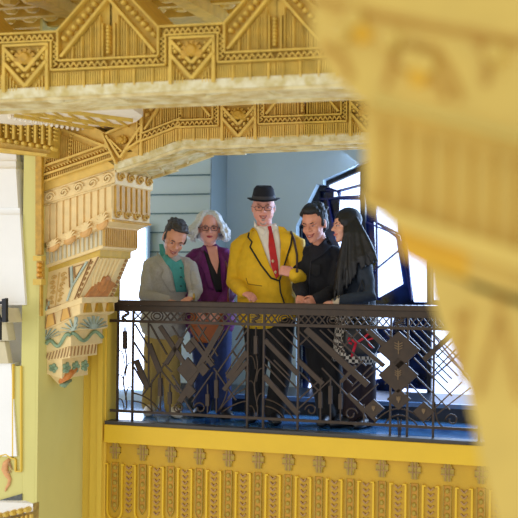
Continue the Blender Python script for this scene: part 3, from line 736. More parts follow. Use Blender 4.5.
for (px, py, s) in ((399, 347, 1), (398.5, 374, .8), (399, 399, .5), (374, 408, .4), (424, 411, .4)): relief(FR, px, py, s)
for a_ in ((216.5, 370, 413, 380, 398), (207.7, 384, 413, 394, 406), (160.3, 370, 411, 378, 396), (169.8, 384, 412, 392, 404), (125, 327, 348, 331, 349), (256, 327, 352, 336, 354),
           (320.5, 380, 421, 392, 408), (330.5, 376, 421, 386, 404), (340.5, 380, 422, 394, 409)): block(*a_)
def curve(name, pts, r=.006):
    MB().ftube(FR, pts, r, 0, 6).build(name, IRON, rail, smooth=True)
def curl(px, py, r, s):
    pts = []
    for i in range(22):
        t = i/21; a = math.pi*(1.0-2.1*t) ; k = r*(1-.62*t)
        pts.append((px-s*k*math.cos(a)*-1, py-k*math.sin(a)*1.0))
    pts = [(px-s*r*-1*-1, py+r*1.2)]+pts if False else pts
    curve('curl', pts)
for (px, py, r, s) in ((179, 408, 5, 1), (200, 408, 6, 1), (311, 410, 6, 1), (351, 414, 6.5, -1), (452, 420, 6.5, 1), (428, 418, 4, -1)): curl(px, py, r, s)
def plant(px, y0, y1, w):
    n = 20; curve('wavy_stem', [(px+1.6*math.sin(i/n*9), lerp(y0, y1, i/n)) for i in range(n+1)])
    for k, s in enumerate((-1, 1, -1, 1, -1)):
        y = lerp(y0+6, y1-8, k/4.0); curve('leaf_arc', qpt((px+s*w, y-4), (px+s*1.5, y-6), (px+s*.6, y+9)), .005)
plant(125, 349, 411, 6.5); plant(256, 354, 418, 7); plant(399.5, 424, 430, 2)
for p in (((133, 393), (150, 396), (160, 411)), ((133, 401), (146, 402), (152, 411)), ((220, 410), (228, 396), (247, 388)), ((222, 412), (236, 402), (247, 401)),
          ((265, 399), (282, 402), (294, 419)), ((265, 406), (278, 408), (284, 418)), ((372, 426), (384, 409), (399, 408.5)), ((399, 408.5), (416, 410), (428, 428)), ((384, 426), (388, 416), (399, 415)), ((399, 415), (412, 416), (418, 427)),
          ((226, 372), (232, 392), (218, 411)), ((152, 380), (150, 400), (152, 411)), ((435, 402), (434, 424), (446, 429)), ((178, 402), (170, 412), (180, 412))):
    curve('arc_bar', qpt(*p))
# frieze between the two upper rails
def frow(px, f): a, b_ = yrow(px, zt_-.075), yrow(px, z2+.011); return lerp(a, b_, f)
def lattice(x0, x1, step=7.0):
    n = max(1, round((x1-x0)/step))
    for i in range(n):
        a = lerp(x0, x1, i/n); c = lerp(x0, x1, (i+1)/n)
        b = MB(); b.fbar(FR, (a, frow(a, 0)), (c, frow(c, 1)), 1.1, .006, -.006); b.fbar(FR, (a, frow(a, 1)), (c, frow(c, 0)), 1.1, .0075, -.0075)
        b.build('frieze_cross', IRON, rail)
def ring(px):
    y = frow(px, .5)
    for r in (5.0, 2.8): curve('frieze_ring', [(px+r*1.2*math.cos(a), y+r*math.sin(a)) for a in [2*math.pi*i/14 for i in range(15)]], .0055)
def sbox(px, w=5.5):
    y = frow(px, .5)
    for k in range(5):
        yy = frow(px, .12+k*.19); MB().fbar(FR, (px-w, yy), (px+w, yy), .7, .004, -.004).build('frieze_slat', IRON, rail)
    curve('scroll_ornament', [(px+3*math.sin(t*6.3), y-4.5+9*t) for t in [i/12 for i in range(13)]], .011)
lattice(134, 150, 8); ring(157); lattice(164, 184, 6.6); ring(189.5); lattice(196, 247, 7.2); lattice(265, 278, 6.5); ring(284.5); lattice(291, 326, 7); ring(333); lattice(340, 390, 7); lattice(409, 480, 7)
sbox(125.5); sbox(256); sbox(399.5)
b = MB()
# ================================================================== PEOPLE
def baked(mb, name, mt, parent, voxel, smooth_it=3, disp=0, dscale=.03):
    me = bpy.data.meshes.new('t'); o = bpy.data.objects.new('t', me); COL.objects.link(o)
    me.from_pydata([Vector(p) for p in mb.v], [], mb.f)
    bm = bmesh.new(); bm.from_mesh(me)
    bmesh.ops.recalc_face_normals(bm, faces=bm.faces[:]); bm.to_mesh(me); bm.free()
    r = o.modifiers.new('r', 'REMESH'); r.mode = 'VOXEL'; r.voxel_size = voxel
    if disp:
        tx = bpy.data.textures.new('cl', 'CLOUDS'); tx.noise_scale = dscale
        d = o.modifiers.new('d', 'DISPLACE'); d.texture = tx; d.strength = disp; d.mid_level = .5
    if smooth_it:
        s = o.modifiers.new('s', 'SMOOTH'); s.iterations = smooth_it; s.factor = .5
    dg = bpy.context.evaluated_depsgraph_get(); dg.update()
    m2 = bpy.data.meshes.new_from_object(o.evaluated_get(dg))
    bpy.data.objects.remove(o); org = wpos(parent)
    bv = BVHTree.FromPolygons([v.co.copy() for v in m2.vertices], [tuple(p.vertices) for p in m2.polygons])
    m2.transform(Matrix.Translation(-org)); m2.materials.clear(); m2.materials.append(mt)
    for p in m2.polygons: p.use_smooth = True
    ob = bpy.data.objects.new(name, m2); m2.name = name; COL.objects.link(ob); ob.parent = parent; ob['_w'] = tuple(org)
    return ob, bv
def hit(bvs, px, py, off=0):
    d = ray(px, py).normalized(); best = None
    for bv in bvs:
        h = bv.ray_cast(CAM, d, 30)
        if h[0] is not None and (best is None or h[3] < best): best = h[3]
    return None if best is None else CAM+d*(best-off)
def drape(bvs, poly, name, mt, parent, off=.004, th=.008, cuts=3):
    """a piece of cloth or skin detail that lies on the surface below it, with its own thickness"""
    bm = bmesh.new(); vs = [bm.verts.new((p[0], p[1], 0)) for p in poly]
    f = bm.faces.new(vs); bmesh.ops.triangulate(bm, faces=[f])
    for _ in range(cuts):
        bmesh.ops.subdivide_edges(bm, edges=[e for e in bm.edges if e.calc_length() > 1.2], cuts=1, use_grid_fill=True)
        bmesh.ops.triangulate(bm, faces=bm.faces[:])
    bm.verts.ensure_lookup_table(); P = []; miss = []
    for v in bm.verts:
        h = hit(bvs, v.co.x, v.co.y, off); P.append(h)
    ok = [(v.co.x, v.co.y, (h-CAM).dot(CF)) for v, h in zip(bm.verts, P) if h is not None]
    if not ok: bm.free(); print('DRAPE MISS', name); return None
    front = []; back = []
    for v, h in zip(bm.verts, P):
        if h is None:
            d = min(ok, key=lambda t: (t[0]-v.co.x)**2+(t[1]-v.co.y)**2)[2]; h = J(v.co.x, v.co.y, d)
        front.append(h); back.append(h+CF*th)
    F = [tuple(v.index for v in f.verts) for f in bm.faces]; n = len(front)
    be = [(e.verts[0].index, e.verts[1].index) for e in bm.edges if len(e.link_faces) == 1]; bm.free()
    mb = MB(); mb.add(front+back, F+[tuple(i+n for i in f)[::-1] for f in F]+[(a, b_, b_+n, a+n) for a, b_ in be])
    return mb.build(name, mt, parent, smooth=True)
def dline(bvs, pts, r, name, mt, parent, off=.0, step=1.2):
    out = []
    for p, q_ in zip(pts, pts[1:]):
        n = max(1, int(math.hypot(q_[0]-p[0], q_[1]-p[1])/step))
        for i in range(n): out.append((lerp(p[0], q_[0], i/n), lerp(p[1], q_[1], i/n)))
    out.append(pts[-1]); W = [hit(bvs, u, v, off) for u, v in out]; W = [w for w in W if w is not None]
    if len(W) < 2: print('LINE MISS', name); return
    return MB().tube(W, r, 6).build(name, mt, parent, smooth=True)
SK = {}
def skin(name, col): return mat(name, col, .5, 0, .08, 20)
def JR(px, py, off): return J(px, py, depY(px, YR)+off)
class HF:
    """head frame: centre and the axes side (to the head's own left), forward, up"""
    def __init__(s, c, yaw, pitch, rollz, sc=1.0):
        # yaw: 0 faces the camera, + turns to picture right ; pitch + looks down ; roll + tips crown to picture right
        f = (-CF*math.cos(yaw)+CR0*math.sin(yaw)); side = (CR0*math.cos(yaw)+CF*math.sin(yaw)); u = Vector((0, 0, 1))
        f2 = f*math.cos(pitch)-u*math.sin(pitch); u2 = u*math.cos(pitch)+f*math.sin(pitch)
        s.f = f2; s.s = side*math.cos(rollz)-u2*math.sin(rollz); s.u = u2*math.cos(rollz)+side*math.sin(rollz); s.c = c; s.k = sc
    def __call__(s, a, b, c): return s.c+(s.s*a+s.f*b+s.u*c)*s.k
    def E(s, mb, a, b, c, ra, rb, rc, nu=16, nv=10): mb.ell(s(a, b, c), (s.s, s.f, s.u), (ra*s.k, rb*s.k, rc*s.k), nu, nv)
def head_mb(mb, H, neckbase, nr=.052, jaw=1.0, chub=0):
    H.E(mb, 0, -.012, .025, .076, .094, .092)
    H.E(mb, 0, .018, -.035, .060*jaw+chub, .068, .072)
    H.E(mb, 0, .035, -.075, .042*jaw+chub, .045, .034)
    H.E(mb, 0, .060, -.096, .022, .020, .017)
    for s_ in (-1, 1):
        H.E(mb, s_*.034, .052, -.028, .024+chub*.5, .026, .024); H.E(mb, s_*.076, -.008, -.004, .009, .019, .032); H.E(mb, s_*.014, .088, -.026, .009, .011, .008, 8, 6)
        H.E(mb, s_*.03, .072, .020, .024, .014, .009, 10, 6)
    mb.loft([H(0, .080, .014), H(0, .094, -.008), H(0, .104, -.024)], [.008, .010, .012], H.s, 8)
    H.E(mb, 0, .078, -.058, .024, .014, .011, 10, 6)
    mb.loft([neckbase-Vector((0, 0, .04)), lerp(neckbase, H(0, -.03, -.07), .5), H(0, -.02, -.03)], [nr*1.15, nr, nr], H.s, 14)
def face_parts(H, par, iris='dark_iris', brow=None, smile=.5, teeth=True, lip=(170, 90, 80), eo_=1.0):
    wm = mat('eye_white', (200, 180, 172), .3); im = mat(iris, (50, 36, 26), .3)
    for s_ in (-1, 1):
        e = MB(); H.E(e, s_*.031, .077, .003, .012, .010, .0045*eo_, 10, 8); eo = e.build('eye', wm, par, smooth=True)
        i = MB(); H.E(i, s_*.031, .0858, .003, .0075, .003, .0048*eo_, 8, 6); i.build('iris', im, eo, smooth=True)
        if brow: MB().tube([H(s_*.014, .086, .017), H(s_*.032, .086, .024), H(s_*.052, .070, .017)], [.0026*H.k, .0034*H.k, .0015*H.k], 6).build('eyebrow', brow, par, smooth=True)
    lm = mat('lip_%d_%d' % (lip[0], lip[1]), lip, .4)
    w_ = .024+.008*smile; up = .012*smile
    b = MB(); b.tube([H(-w_, .070, -.056+up), H(-w_*.5, .088, -.055), H(0, .092, -.055), H(w_*.5, .088, -.055), H(w_, .070, -.056+up)], [.002*H.k, .0035*H.k, .004*H.k, .0035*H.k, .002*H.k], 6)
    lo = .013*(1 if teeth else .45)
    b.tube([H(-w_, .070, -.056+up), H(-w_*.5, .086, -.057-lo*.7), H(0, .090, -.057-lo), H(w_*.5, .086, -.057-lo*.7), H(w_, .070, -.056+up)], [.002*H.k, .004*H.k, .005*H.k, .004*H.k, .002*H.k], 6)
    m_ = b.build('lips', lm, par, smooth=True)
    if teeth:
        t = MB(); t.tube([H(-w_*.75, .078, -.055+up*.4), H(0, .0895, -.0605), H(w_*.75, .078, -.055+up*.4)], [.003*H.k, .0058*H.k, .003*H.k], 8); t.build('teeth', wm, m_, smooth=True)
def hand_mb(mb, wr, d, nrm, curl=.5, left=1, sc=1.0, spread=.10):
    """wr wrist, d towards the knuckles, nrm out of the back of the hand"""
    d = d.normalized(); nrm = (nrm-d*nrm.dot(d)).normalized(); s_ = d.cross(nrm)*left
    P = lambda a, b, c: wr+(d*a+s_*b+nrm*c)*sc
    mb.loft([P(-.02, 0, 0), P(.015, 0, 0), P(.055, 0, .002), P(.085, 0, 0)], [(.026*sc, .019*sc), (.031*sc, .018*sc), (.040*sc, .015*sc), (.039*sc, .013*sc)], s_, 12)
    for i, (off, L) in enumerate(((-.029, .062), (-.010, .074), (.010, .070), (.029, .055))):
        a0 = .15+curl*.5; p = P(.082, off, .001); pts = [P(.06, off*.9, 0), p]; ang = 0; dd = (d+s_*off*spread*10*.3).normalized()
        for k, fr in enumerate((.45, .32, .23)):
            ang += (a0 if k == 0 else curl*1.0); v = dd*math.cos(ang)-nrm*math.sin(ang); p = p+v*L*fr*sc; pts.append(p)
        mb.loft(pts, [.0092*sc, .0092*sc, .0085*sc, .0078*sc, .0065*sc], s_, 8)
    th = [P(.01, -.022, -.004), P(.035, -.042, -.012), P(.062, -.052-.0*curl, -.020-.02*curl), P(.085, -.050+.012*curl, -.026-.03*curl)]
    mb.loft(th, [.014*sc, .012*sc, .010*sc, .008*sc], nrm, 8)
def limb(mb, pts, rads, side, seg=14): mb.loft(pts, rads, side, seg)
def shoe(par, ank, d, mt, L=.27):
    d = Vector((d.x, d.y, 0)).normalized(); s_ = Vector((-d.y, d.x, 0)); g = Vector((ank.x, ank.y, 0)); b = MB()
    b.loft([g-d*.05+Vector((0, 0, .045)), g+d*.03+Vector((0, 0, .05)), g+d*(L*.45)+Vector((0, 0, .038)), g+d*(L*.70)+Vector((0, 0, .028))], [(.036, .044), (.040, .05), (.046, .038), (.038, .026)], s_, 14)
    o = b.build('shoe', mt, par, smooth=True)
    for v in o.data.vertices:
        if v.co.z+wpos(par).z < .004: v.co.z = .004-wpos(par).z
    return o
def person(sp):
    """sp holds joints in space; returns the thing, the body object and search trees"""
    g = sp['ank'][0].lerp(sp['ank'][1], .5); t = thing('person', sp['label'], 'person', Vector((g.x, g.y, 0)))
    side = sp.get('side', CR0); sc = sp.get('sc', 1.0); H = sp['H']; nb = sp['neck']
    b = MB(); head_mb(b, H, nb, sp.get('nr', .052), sp.get('jaw', 1), sp.get('chub', 0))
    pel, ch = sp['pelvis'], sp['chest']; fat = sp.get('fat', 1.0)
    b.loft([pel-Vector((0, 0, .08)), pel, lerp(pel, ch, .5), ch, lerp(ch, nb, .6), nb], [(.15*fat, .10*fat), (.165*fat, .11*fat), (.14*fat, .10*fat), (.165*fat, .115*fat), (.14, .09), (.06, .055)], side, 20)
    for i in (0, 1):
        S, E, W = sp['sh'][i], sp['el'][i], sp['wr'][i]
        limb(b, [lerp(S, ch, .3), S, lerp(S, E, .5), E, lerp(E, W, .5), W], [.055, .052, .045, .038, .036, .027], CU0, 12)
        hd = sp['hand'][i]; hand_mb(b, W, hd[0]-W, hd[1], hd[2], hd[3], hd[4] if len(hd) > 4 else 1.0)
        Hp, K, A = sp['hip'][i], sp['knee'][i], sp['ank'][i]
        limb(b, [Hp, lerp(Hp, K, .5), K, lerp(K, A, .4), A, Vector((A.x, A.y, .04))], [.085*fat, .072, .055, .052, .036, .034], side, 12)
    body, bvb = baked(b, 'body', sp['skin'], t, .0058, 2)
    T = [bvb]
    # trousers
    b = MB(); lw = sp.get('legw', 1.0)
    for i in (0, 1):
        Hp, K, A = sp['hip'][i], sp['knee'][i], sp['ank'][i]
        limb(b, [Hp+Vector((0, 0, .04)), lerp(Hp, K, .5), K, lerp(K, A, .5), Vector((A.x, A.y, .075))], [.105*fat*lw, .092*lw, .076*lw, .072*lw, .072*lw], side)
    b.loft([pel+Vector((0, 0, .10)), pel, pel-Vector((0, 0, .09))], [(.16*fat, .125*fat), (.18*fat, .135*fat), (.15*fat, .12*fat)], side, 18)
    tr, bvt = baked(b, 'trousers', sp['leg_mat'], t, .012, 3, .012, .08)
    for i in (0, 1): shoe(t, sp['ank'][i], sp['toe'][i], sp['shoe_mat'])
    # jacket: torso, skirt and sleeves
    b = MB(); hem = sp['hem']; jw = sp.get('jw', 1.0)
    shm = lerp(sp['sh'][0], sp['sh'][1], .5)
    b.loft([hem, lerp(hem, ch, .35), lerp(hem, ch, .7), ch+Vector((0, 0, .02)), lerp(ch, nb, .62), nb-Vector((0, 0, .015))],
           [(.20*jw*fat, .15*jw*fat), (.19*jw*fat, .15*jw*fat), (.18*jw*fat, .14*jw*fat), (.195*jw*fat, .14*jw*fat), (.165*jw, .11*jw), (.085, .075)], side, 22)
    for i in (0, 1):
        S, E, W = sp['sh'][i], sp['el'][i], sp['wr'][i]; W2_ = lerp(E, W, .97)
        limb(b, [lerp(S, nb, .55), lerp(S, nb, .2), S, lerp(S, E, .5), E, lerp(E, W, .5), W2_], [.055, .072*jw, .074*jw, .068*jw, .060*jw, .054*jw, .046*jw], CU0, 14)
    jk, bvj = baked(b, sp.get('jname', 'jacket'), sp['top_mat'], t, .009, 3, .016, .07)
    return t, body, bvb, bvj, bvt
def V3(v): return Vector(v)
def ankle(px, py, off):
    # py: picture row of the ground under the foot
    p = JR(px, py, off); p.z = .09; return p
K1 = lambda *a: [JR(*x) for x in a]
DOWN = Vector((0, 0, -1)); UP = Vector((0, 0, 1))
NC = -CF
# ---------- 1: man in grey blazer, leaning on the rail
S1 = skin('tan_skin', (214, 150, 118)); GREY = mat('grey_wool', (172, 168, 158), .85, 0, .12, 90, .2, 300)
KH = mat('khaki_cotton', (176, 150, 84), .85, 0, .12, 14); 
H1 = HF(JR(174.5, 239, .30), .22, .50, .24, 1.16)
sp = dict(label='man in a grey blazer and teal shirt looking down over the railing, leftmost', H=H1, neck=JR(172, 259, .38), pelvis=JR(163, 322, .55), chest=JR(168, 282, .47),
    sh=K1((151, 265, .42), (189, 267, .44)), el=K1((145, 296, .32), (196, 290, .32)), wr=K1((168, 301, .20), (193, 297, .14)),
    hand=[(JR(178, 303, .16), UP, .5, 1, .95), (JR(181, 303, .04), UP+NC*.3, .35, -1, 1.0)],
    hip=K1((157, 326, .55), (170, 326, .55)), knee=K1((153, 370, .50), (171, 370, .55)), ank=[ankle(150, 414, .55), ankle(173, 416, .50)], toe=[NC, NC+CR0*.3],
    hem=JR(163, 326, .53), skin=S1, leg_mat=KH, shoe_mat=mat('white_shoe', (214, 206, 188), .5), top_mat=GREY, jname='blazer', jw=.96)
t1, body1, b1, j1, tr1 = person(sp)
BRN = mat('short_dark_hair', (48, 40, 36), .6, 0, .3, 80)
face_parts(H1, body1, brow=BRN, smile=.6, eo_=.6)
def short_hair(H, par, mt, vol=1.0, quiff=0, name='hair'):
    b = MB(); H.E(b, 0, -.028, .045, .082*vol, .090*vol, .088*vol)
    H.E(b, 0, -.050, -.01, .078*vol, .062, .07)
    for s_ in (-1, 1): H.E(b, s_*.070, .012, .012, .012, .018, .030, 8, 6)
    H.E(b, 0, .030, .098, .058*vol, .046, .020+quiff*.014)
    rnd = random.Random(3)
    for i in range(46):
        a = rnd.uniform(-1.3, 1.3); f_ = rnd.uniform(-.10, .040); x = .072*math.sin(a); z = .045+.085*vol*math.cos(a)*math.sqrt(max(.05, 1-((f_+.02)/.12)**2))
        H.E(b, x, f_, z, .016, .020, .009+quiff*.004, 8, 6)
    return baked(b, name, mt, par, .006, 1, .012, .018)[0]
short_hair(H1, t1, mat('greying_dark_hair', (66, 58, 54), .6, 0, .4, 60), .97)
TEAL = mat('teal_shirt', (74, 158, 150), .7, 0, .1, 30)
drape([j1], [(165, 254), (170, 258), (176, 262), (181, 259), (184, 266), (187, 292), (176, 292), (172, 272), (166, 262)], 'shirt', TEAL, t1, .006)
drape([j1], [(159, 244), (163, 244), (167, 254), (173, 262), (173, 269), (166, 264), (160, 254)], 'collar', TEAL, t1, .014)
drape([j1], [(157, 252), (161, 256), (168, 266), (176, 292), (170, 292), (160, 276), (163, 270), (156, 262)], 'lapel', GREY, t1, .014)
drape([j1], [(184, 258), (191, 266), (190, 276), (193, 292), (187, 292), (184, 272)], 'lapel', GREY, t1, .014)
for y in (268, 277, 286): drape([j1, b1], [(179.5, y), (181, y-.8), (182.3, y), (181, y+1)], 'shirt_button', mat('dark_button', (40, 70, 66), .4), t1, .012, .006, 0)
MB().ell(JR(194, 297, .12), (CR0, CF, CU0), (.012, .030, .032), 12, 8).build('wristwatch', mat('brass_watch', (190, 160, 80), .3, .7), t1, smooth=True)
# ---------- 2: woman with silver hair
S2 = skin('fair_skin', (226, 160, 140)); PUR = mat('purple_velvet', (108, 20, 102), .7, 0, .3, 30, .1, 60)
JEAN = mat('blue_jeans', (24, 44, 96), .8, 0, .2, 30)
H2 = HF(JR(209, 228.5, .62), .10, .04, .0, 1.12)
sp = dict(label='woman with wavy silver hair, glasses and purple jacket, second from left', H=H2, neck=JR(211, 249, .68), pelvis=JR(210, 326, .74), chest=JR(210, 280, .70),
    sh=K1((194, 258, .68), (227, 258, .68)), el=K1((189, 291, .62), (231, 291, .62)), wr=K1((198, 309, .34), (219, 309, .34)),
    hand=[(JR(203, 318, .28), NC, .7, 1, .9), (JR(213, 318, .28), NC, .7, -1, .9)],
    hip=K1((203, 330, .66), (218, 330, .66)), knee=K1((204, 372, .62), (221, 372, .62)), ank=[ankle(202, 418, .64), ankle(223, 419, .64)], toe=[NC-CR0*.2, NC+CR0*.3],
    hem=JR(210, 322, .64), skin=S2, leg_mat=JEAN, shoe_mat=mat('black_shoe', (20, 20, 24), .35), top_mat=PUR, fat=1.06, legw=1.05, jaw=1.05, chub=.004, nr=.05)
t2, body2, b2, j2, tr2 = person(sp)
SIL = mat('silver_hair', (216, 216, 214), .5, 0, .25, 60)
face_parts(H2, body2, brow=mat('grey_brow', (120, 100, 90), .7), smile=.35, teeth=False, lip=(176, 60, 70))
def sgp(x): return math.copysign(abs(x)**.6, x)
def long_hair(H, par, mt, L, out, n=44, part=0, back=.0, wave=.01, r=.011, seed=1, top=1.0, a0=.62, drop=None):
    rnd = random.Random(seed); b = MB()
    H.E(b, 0, -.030, .040, .087*top, .092, .092*top); H.E(b, 0, -.055, -.03, .082, .055, .085)
    for i in range(n):
        an = lerp(a0, 2*math.pi-a0, (i+.5)/n)+rnd.uniform(-.05, .05)   # 0 = forward
        f_ = math.cos(an); s_ = math.sin(an); pts = []; ph = rnd.uniform(0, 6); LL = L*rnd.uniform(.85, 1.06)
        for k in range(10):
            t = k/9
            if t < .35:
                q1 = t/.35; rad = .088*math.sin(q1*math.pi/2)+.004; z = .125*top-(.085)*(1-math.cos(q1*math.pi/2)); 
            else:
                q1 = (t-.35)/.65; rad = .092+out*math.sin(q1*math.pi*.75)+wave*math.sin(q1*9+ph); z = .04*top-LL*q1
            pts.append(H(s_*rad*1.0, f_*rad*(1.0)-.018-back*max(0, t-.35), z))
        if drop: pts = [p if p.z > drop(p) else p for p in pts]
        b.loft(pts, [r*.6, r, r*1.1, r*1.2, r*1.2, r*1.25, r*1.2, r*1.1, r*.9, r*.5], H.s, 7, False)
    return baked(b, 'hair', mt, par, .0065, 1, .006, .015)[0]
long_hair(H2, t2, SIL, .135, .050, 54, r=.013, wave=.014, seed=4, top=1.04, a0=.80)
b = MB()
for s_ in (-1, 1): b.tube([H2(s_*.032+.024*sgp(math.cos(a)), .098, .0+.015*sgp(math.sin(a))) for a in [2*math.pi*i/14 for i in range(15)]], .0024, 5)
b.tube([H2(-.010, .102, .004), H2(.010, .102, .004)], .0025); 
for s_ in (-1, 1): b.tube([H2(s_*.058, .097, .005), H2(s_*.084, .02, .006)], .0025)
GLM = mat('dark_spectacle_frame', (50, 36, 40), .3); b.build('glasses', GLM, t2)
drape([j2, b2], [(204, 250), (208, 254), (213, 262), (217, 250), (220, 262), (222, 292), (216, 292), (207, 266), (202, 258)], 'black_top', mat('black_knit', (20, 18, 26), .8), t2, .005)
drape([j2], [(206, 246), (217, 246), (219, 262), (217, 274), (211, 262)], 'neckline', S2, t2, .009)
drape([j2], [(200, 250), (204, 253), (208, 266), (214, 290), (208, 288), (203, 270), (198, 264)], 'lapel', PUR, t2, .015)
drape([j2], [(220, 251), (225, 258), (226, 268), (224, 290), (222, 276)], 'lapel', PUR, t2, .015)
bag = thing('shoulder_bag', 'tan leather bag held by the silver haired woman behind the railing', 'bag', JR(208, 340, .36))
b = MB(); b.loft([JR(207, 308, .42), JR(207, 318, .42), JR(207, 330, .42), JR(207, 338, .42)], [(.11, .045), (.135, .06), (.135, .06), (.10, .045)], CR0, 20); b.build('pouch', mat('tan_leather', (176, 92, 30), .45, 0, .2, 8), bag, smooth=True)
drape([BVHTree.FromPolygons([tuple(v) for v in b.v], b.f)], [(190, 310), (224, 310), (223, 320), (207, 324), (191, 320)], 'flap', mat('tan_leather', (0, 0, 0)), bag, .008, .01)
dline([j2], [(222, 256), (227, 266), (229, 280), (228, 303)], .009, 'strap', mat('brown_strap', (120, 62, 30), .5), bag, .006)
# ---------- 3: man in yellow jacket and hat
S3 = skin('rosy_skin', (226, 154, 132)); YEL = mat('mustard_blazer', (226, 178, 16), .75, 0, .1, 20, .1, 200)
BLK = mat('black_trousers', (16, 14, 16), .85, 0, .2, 10); BLKS = mat('black_shoe', (0, 0, 0))
H3 = HF(JR(263.5, 207.5, .44), -.02, .12, .0, 1.12)
sp = dict(label='laughing man in a mustard yellow blazer, red tie and black hat, in the middle', H=H3, neck=JR(265, 229, .50), pelvis=JR(268, 322, .56), chest=JR(266, 268, .54),
    sh=K1((240, 247, .52), (295, 244, .52)), el=K1((234, 282, .46), (302, 280, .46)), wr=K1((244, 293, .24), (294, 274, .27)),
    hand=[(JR(252, 296, .17), UP+NC*.6, .45, 1, 1.0), (JR(283, 270, .24), NC+UP*.4, 1.25, -1, 1.05)],
    hip=K1((259, 326, .55), (279, 326, .55)), knee=K1((256, 372, .52), (281, 372, .52)), ank=[ankle(254, 421, .50), ankle(274, 423, .40)], toe=[NC-CR0*.1, NC+CR0*.1],
    hem=JR(268, 313, .55), skin=S3, leg_mat=BLK, shoe_mat=BLKS, top_mat=YEL, jname='blazer', fat=1.14, jw=1.10, legw=1.1, jaw=1.12, chub=.006, nr=.06)
t3, body3, b3, j3, tr3 = person(sp)
face_parts(H3, body3, brow=mat('light_brown_brow', (150, 104, 84), .7), smile=.9, eo_=.7)
b = MB(); H3.E(b, 0, -.038, .01, .080, .070, .06); hb = baked(b, 'hair', mat('short_brown_hair', (96, 72, 56), .7, 0, .3, 60), t3, .008, 1)[0]
b = MB(); H3.E(b, 0, .058, -.098, .024, .018, .022); H3.E(b, 0, .078, -.078, .014, .010, .010); baked(b, 'goatee', mat('grey_goatee', (186, 160, 146), .8, 0, .3, 90), t3, .005, 1)
# hat
hat = thing('fedora_hat', 'black narrow brimmed hat on the head of the man in yellow', 'hat', H3(0, -.01, .06))
ht = MB(); n = 28
def hp(r1, r2, z, dip=0): return [H3(r1*math.cos(a), -.01+r2*math.sin(a), z-dip*abs(math.cos(a))*-1-(.006 if math.sin(a) > .5 else 0)) for a in [2*math.pi*i/n for i in range(n)]]
rings = [hp(.080, .094, .052), hp(.114, .132, .050, .010), hp(.115, .133, .055, .012), hp(.084, .098, .060), hp(.078, .092, .09), hp(.070, .085, .130), hp(.052, .070, .152), hp(.026, .050, .148), hp(.006, .02, .138)]
vs = [p for r in rings for p in r]; fs = [(i*n+k, i*n+(k+1) % n, (i+1)*n+(k+1) % n, (i+1)*n+k) for i in range(len(rings)-1) for k in range(n)]+[tuple((len(rings)-1)*n+k for k in range(n)), tuple(range(n))[::-1]]
FELT = mat('black_felt', (22, 22, 34), .9, 0, .2, 60)
ht.add(vs, fs).build('crown', FELT, hat, smooth=True)
rb = MB(); o0 = hp(.0845, .0985, .064); o1 = hp(.0800, .094, .086); o2 = hp(.077, .091, .086); o3 = hp(.080, .094, .064)
vs = o0+o1+o2+o3; fs = [(i*n+k, i*n+(k+1) % n, ((i+1) % 4)*n+(k+1) % n, ((i+1) % 4)*n+k) for i in range(4) for k in range(n)]
rb.add(vs, fs).build('hat_band', mat('grey_hat_band', (60, 56, 62), .7), hat)
b = MB()
for s_ in (-1, 1):
    b.tube([H3(s_*.032+.025*sgp(math.cos(a)), .100, .0+.015*sgp(math.sin(a))) for a in [2*math.pi*i/14 for i in range(15)]], .0018, 5)
b.tube([H3(-.008, .103, .006), H3(.008, .103, .006)], .0025)
for s_ in (-1, 1): b.tube([H3(s_*.061, .099, .006), H3(s_*.086, .02, .008)], .0026)
b.build('glasses', GLM, t3)
SHW = mat('white_shirt', (232, 222, 206), .7, 0, .05, 20); PIPE = mat('black_piping', (20, 16, 16), .7); RED = mat('red_silk', (196, 18, 26), .4, 0, .15, 20)
drape([j3], [(254, 220), (257, 226), (266, 231), (276, 223), (279, 232), (281, 248), (281, 262), (279, 276), (275, 276), (269, 264), (260, 242), (254, 228)], 'shirt', SHW, t3, .006)
drape([j3, b3], [(255, 222), (258, 226), (267, 231), (263, 236), (257, 229)], 'collar', SHW, t3, .014); drape([j3, b3], [(275.5, 223), (273, 227), (268, 231), (271, 235), (277, 229)], 'collar', SHW, t3, .014)
tie = drape([j3, b3], [(267.5, 226.5), (271, 225.5), (272, 229), (275, 244), (278, 262), (279, 276), (276, 279), (271, 266), (268.5, 246), (269, 232)], 'necktie', RED, t3, .016)
for (x, y) in ((272.8, 261), (275.5, 272)): drape([j3, b3], [(x-1.6, y), (x, y-2), (x+1.6, y), (x, y+2.2)], 'tie_motif', mat('cream_motif', (220, 190, 150), .5), tie, .026, .006, 0)
drape([j3], [(253, 227), (257, 231), (262, 244), (270, 266), (279, 280), (272, 278), (262, 266), (251, 247), (252, 242), (248, 238), (250, 230)], 'lapel', YEL, t3, .015)
drape([j3], [(278, 226), (284, 227), (292, 236), (291, 246), (286, 262), (280, 280), (280, 264), (281, 244)], 'lapel', YEL, t3, .015)
dline([j3], [(250, 229), (248, 237), (252, 242), (250, 247), (261, 265), (271, 278), (279.5, 281), (285, 263), (291, 244), (292, 236)], .0065, 'piping', PIPE, t3, .016)
dline([j3], [(279.5, 281), (280.5, 292), (285, 305)], .0065, 'piping', PIPE, t3, .008)
dline([j3], [(246, 278), (248, 284), (262, 286)], .003, 'pocket_seam', mat('dark_yellow_seam', (140, 104, 10), .8), t3, .002)
st_ = dline([j3], [(284, 217), (289, 226), (294, 240), (297, 255), (297, 272)], .010, 'shoulder_strap', mat('dark_brown_leather', (58, 34, 24), .5), t3, .012)
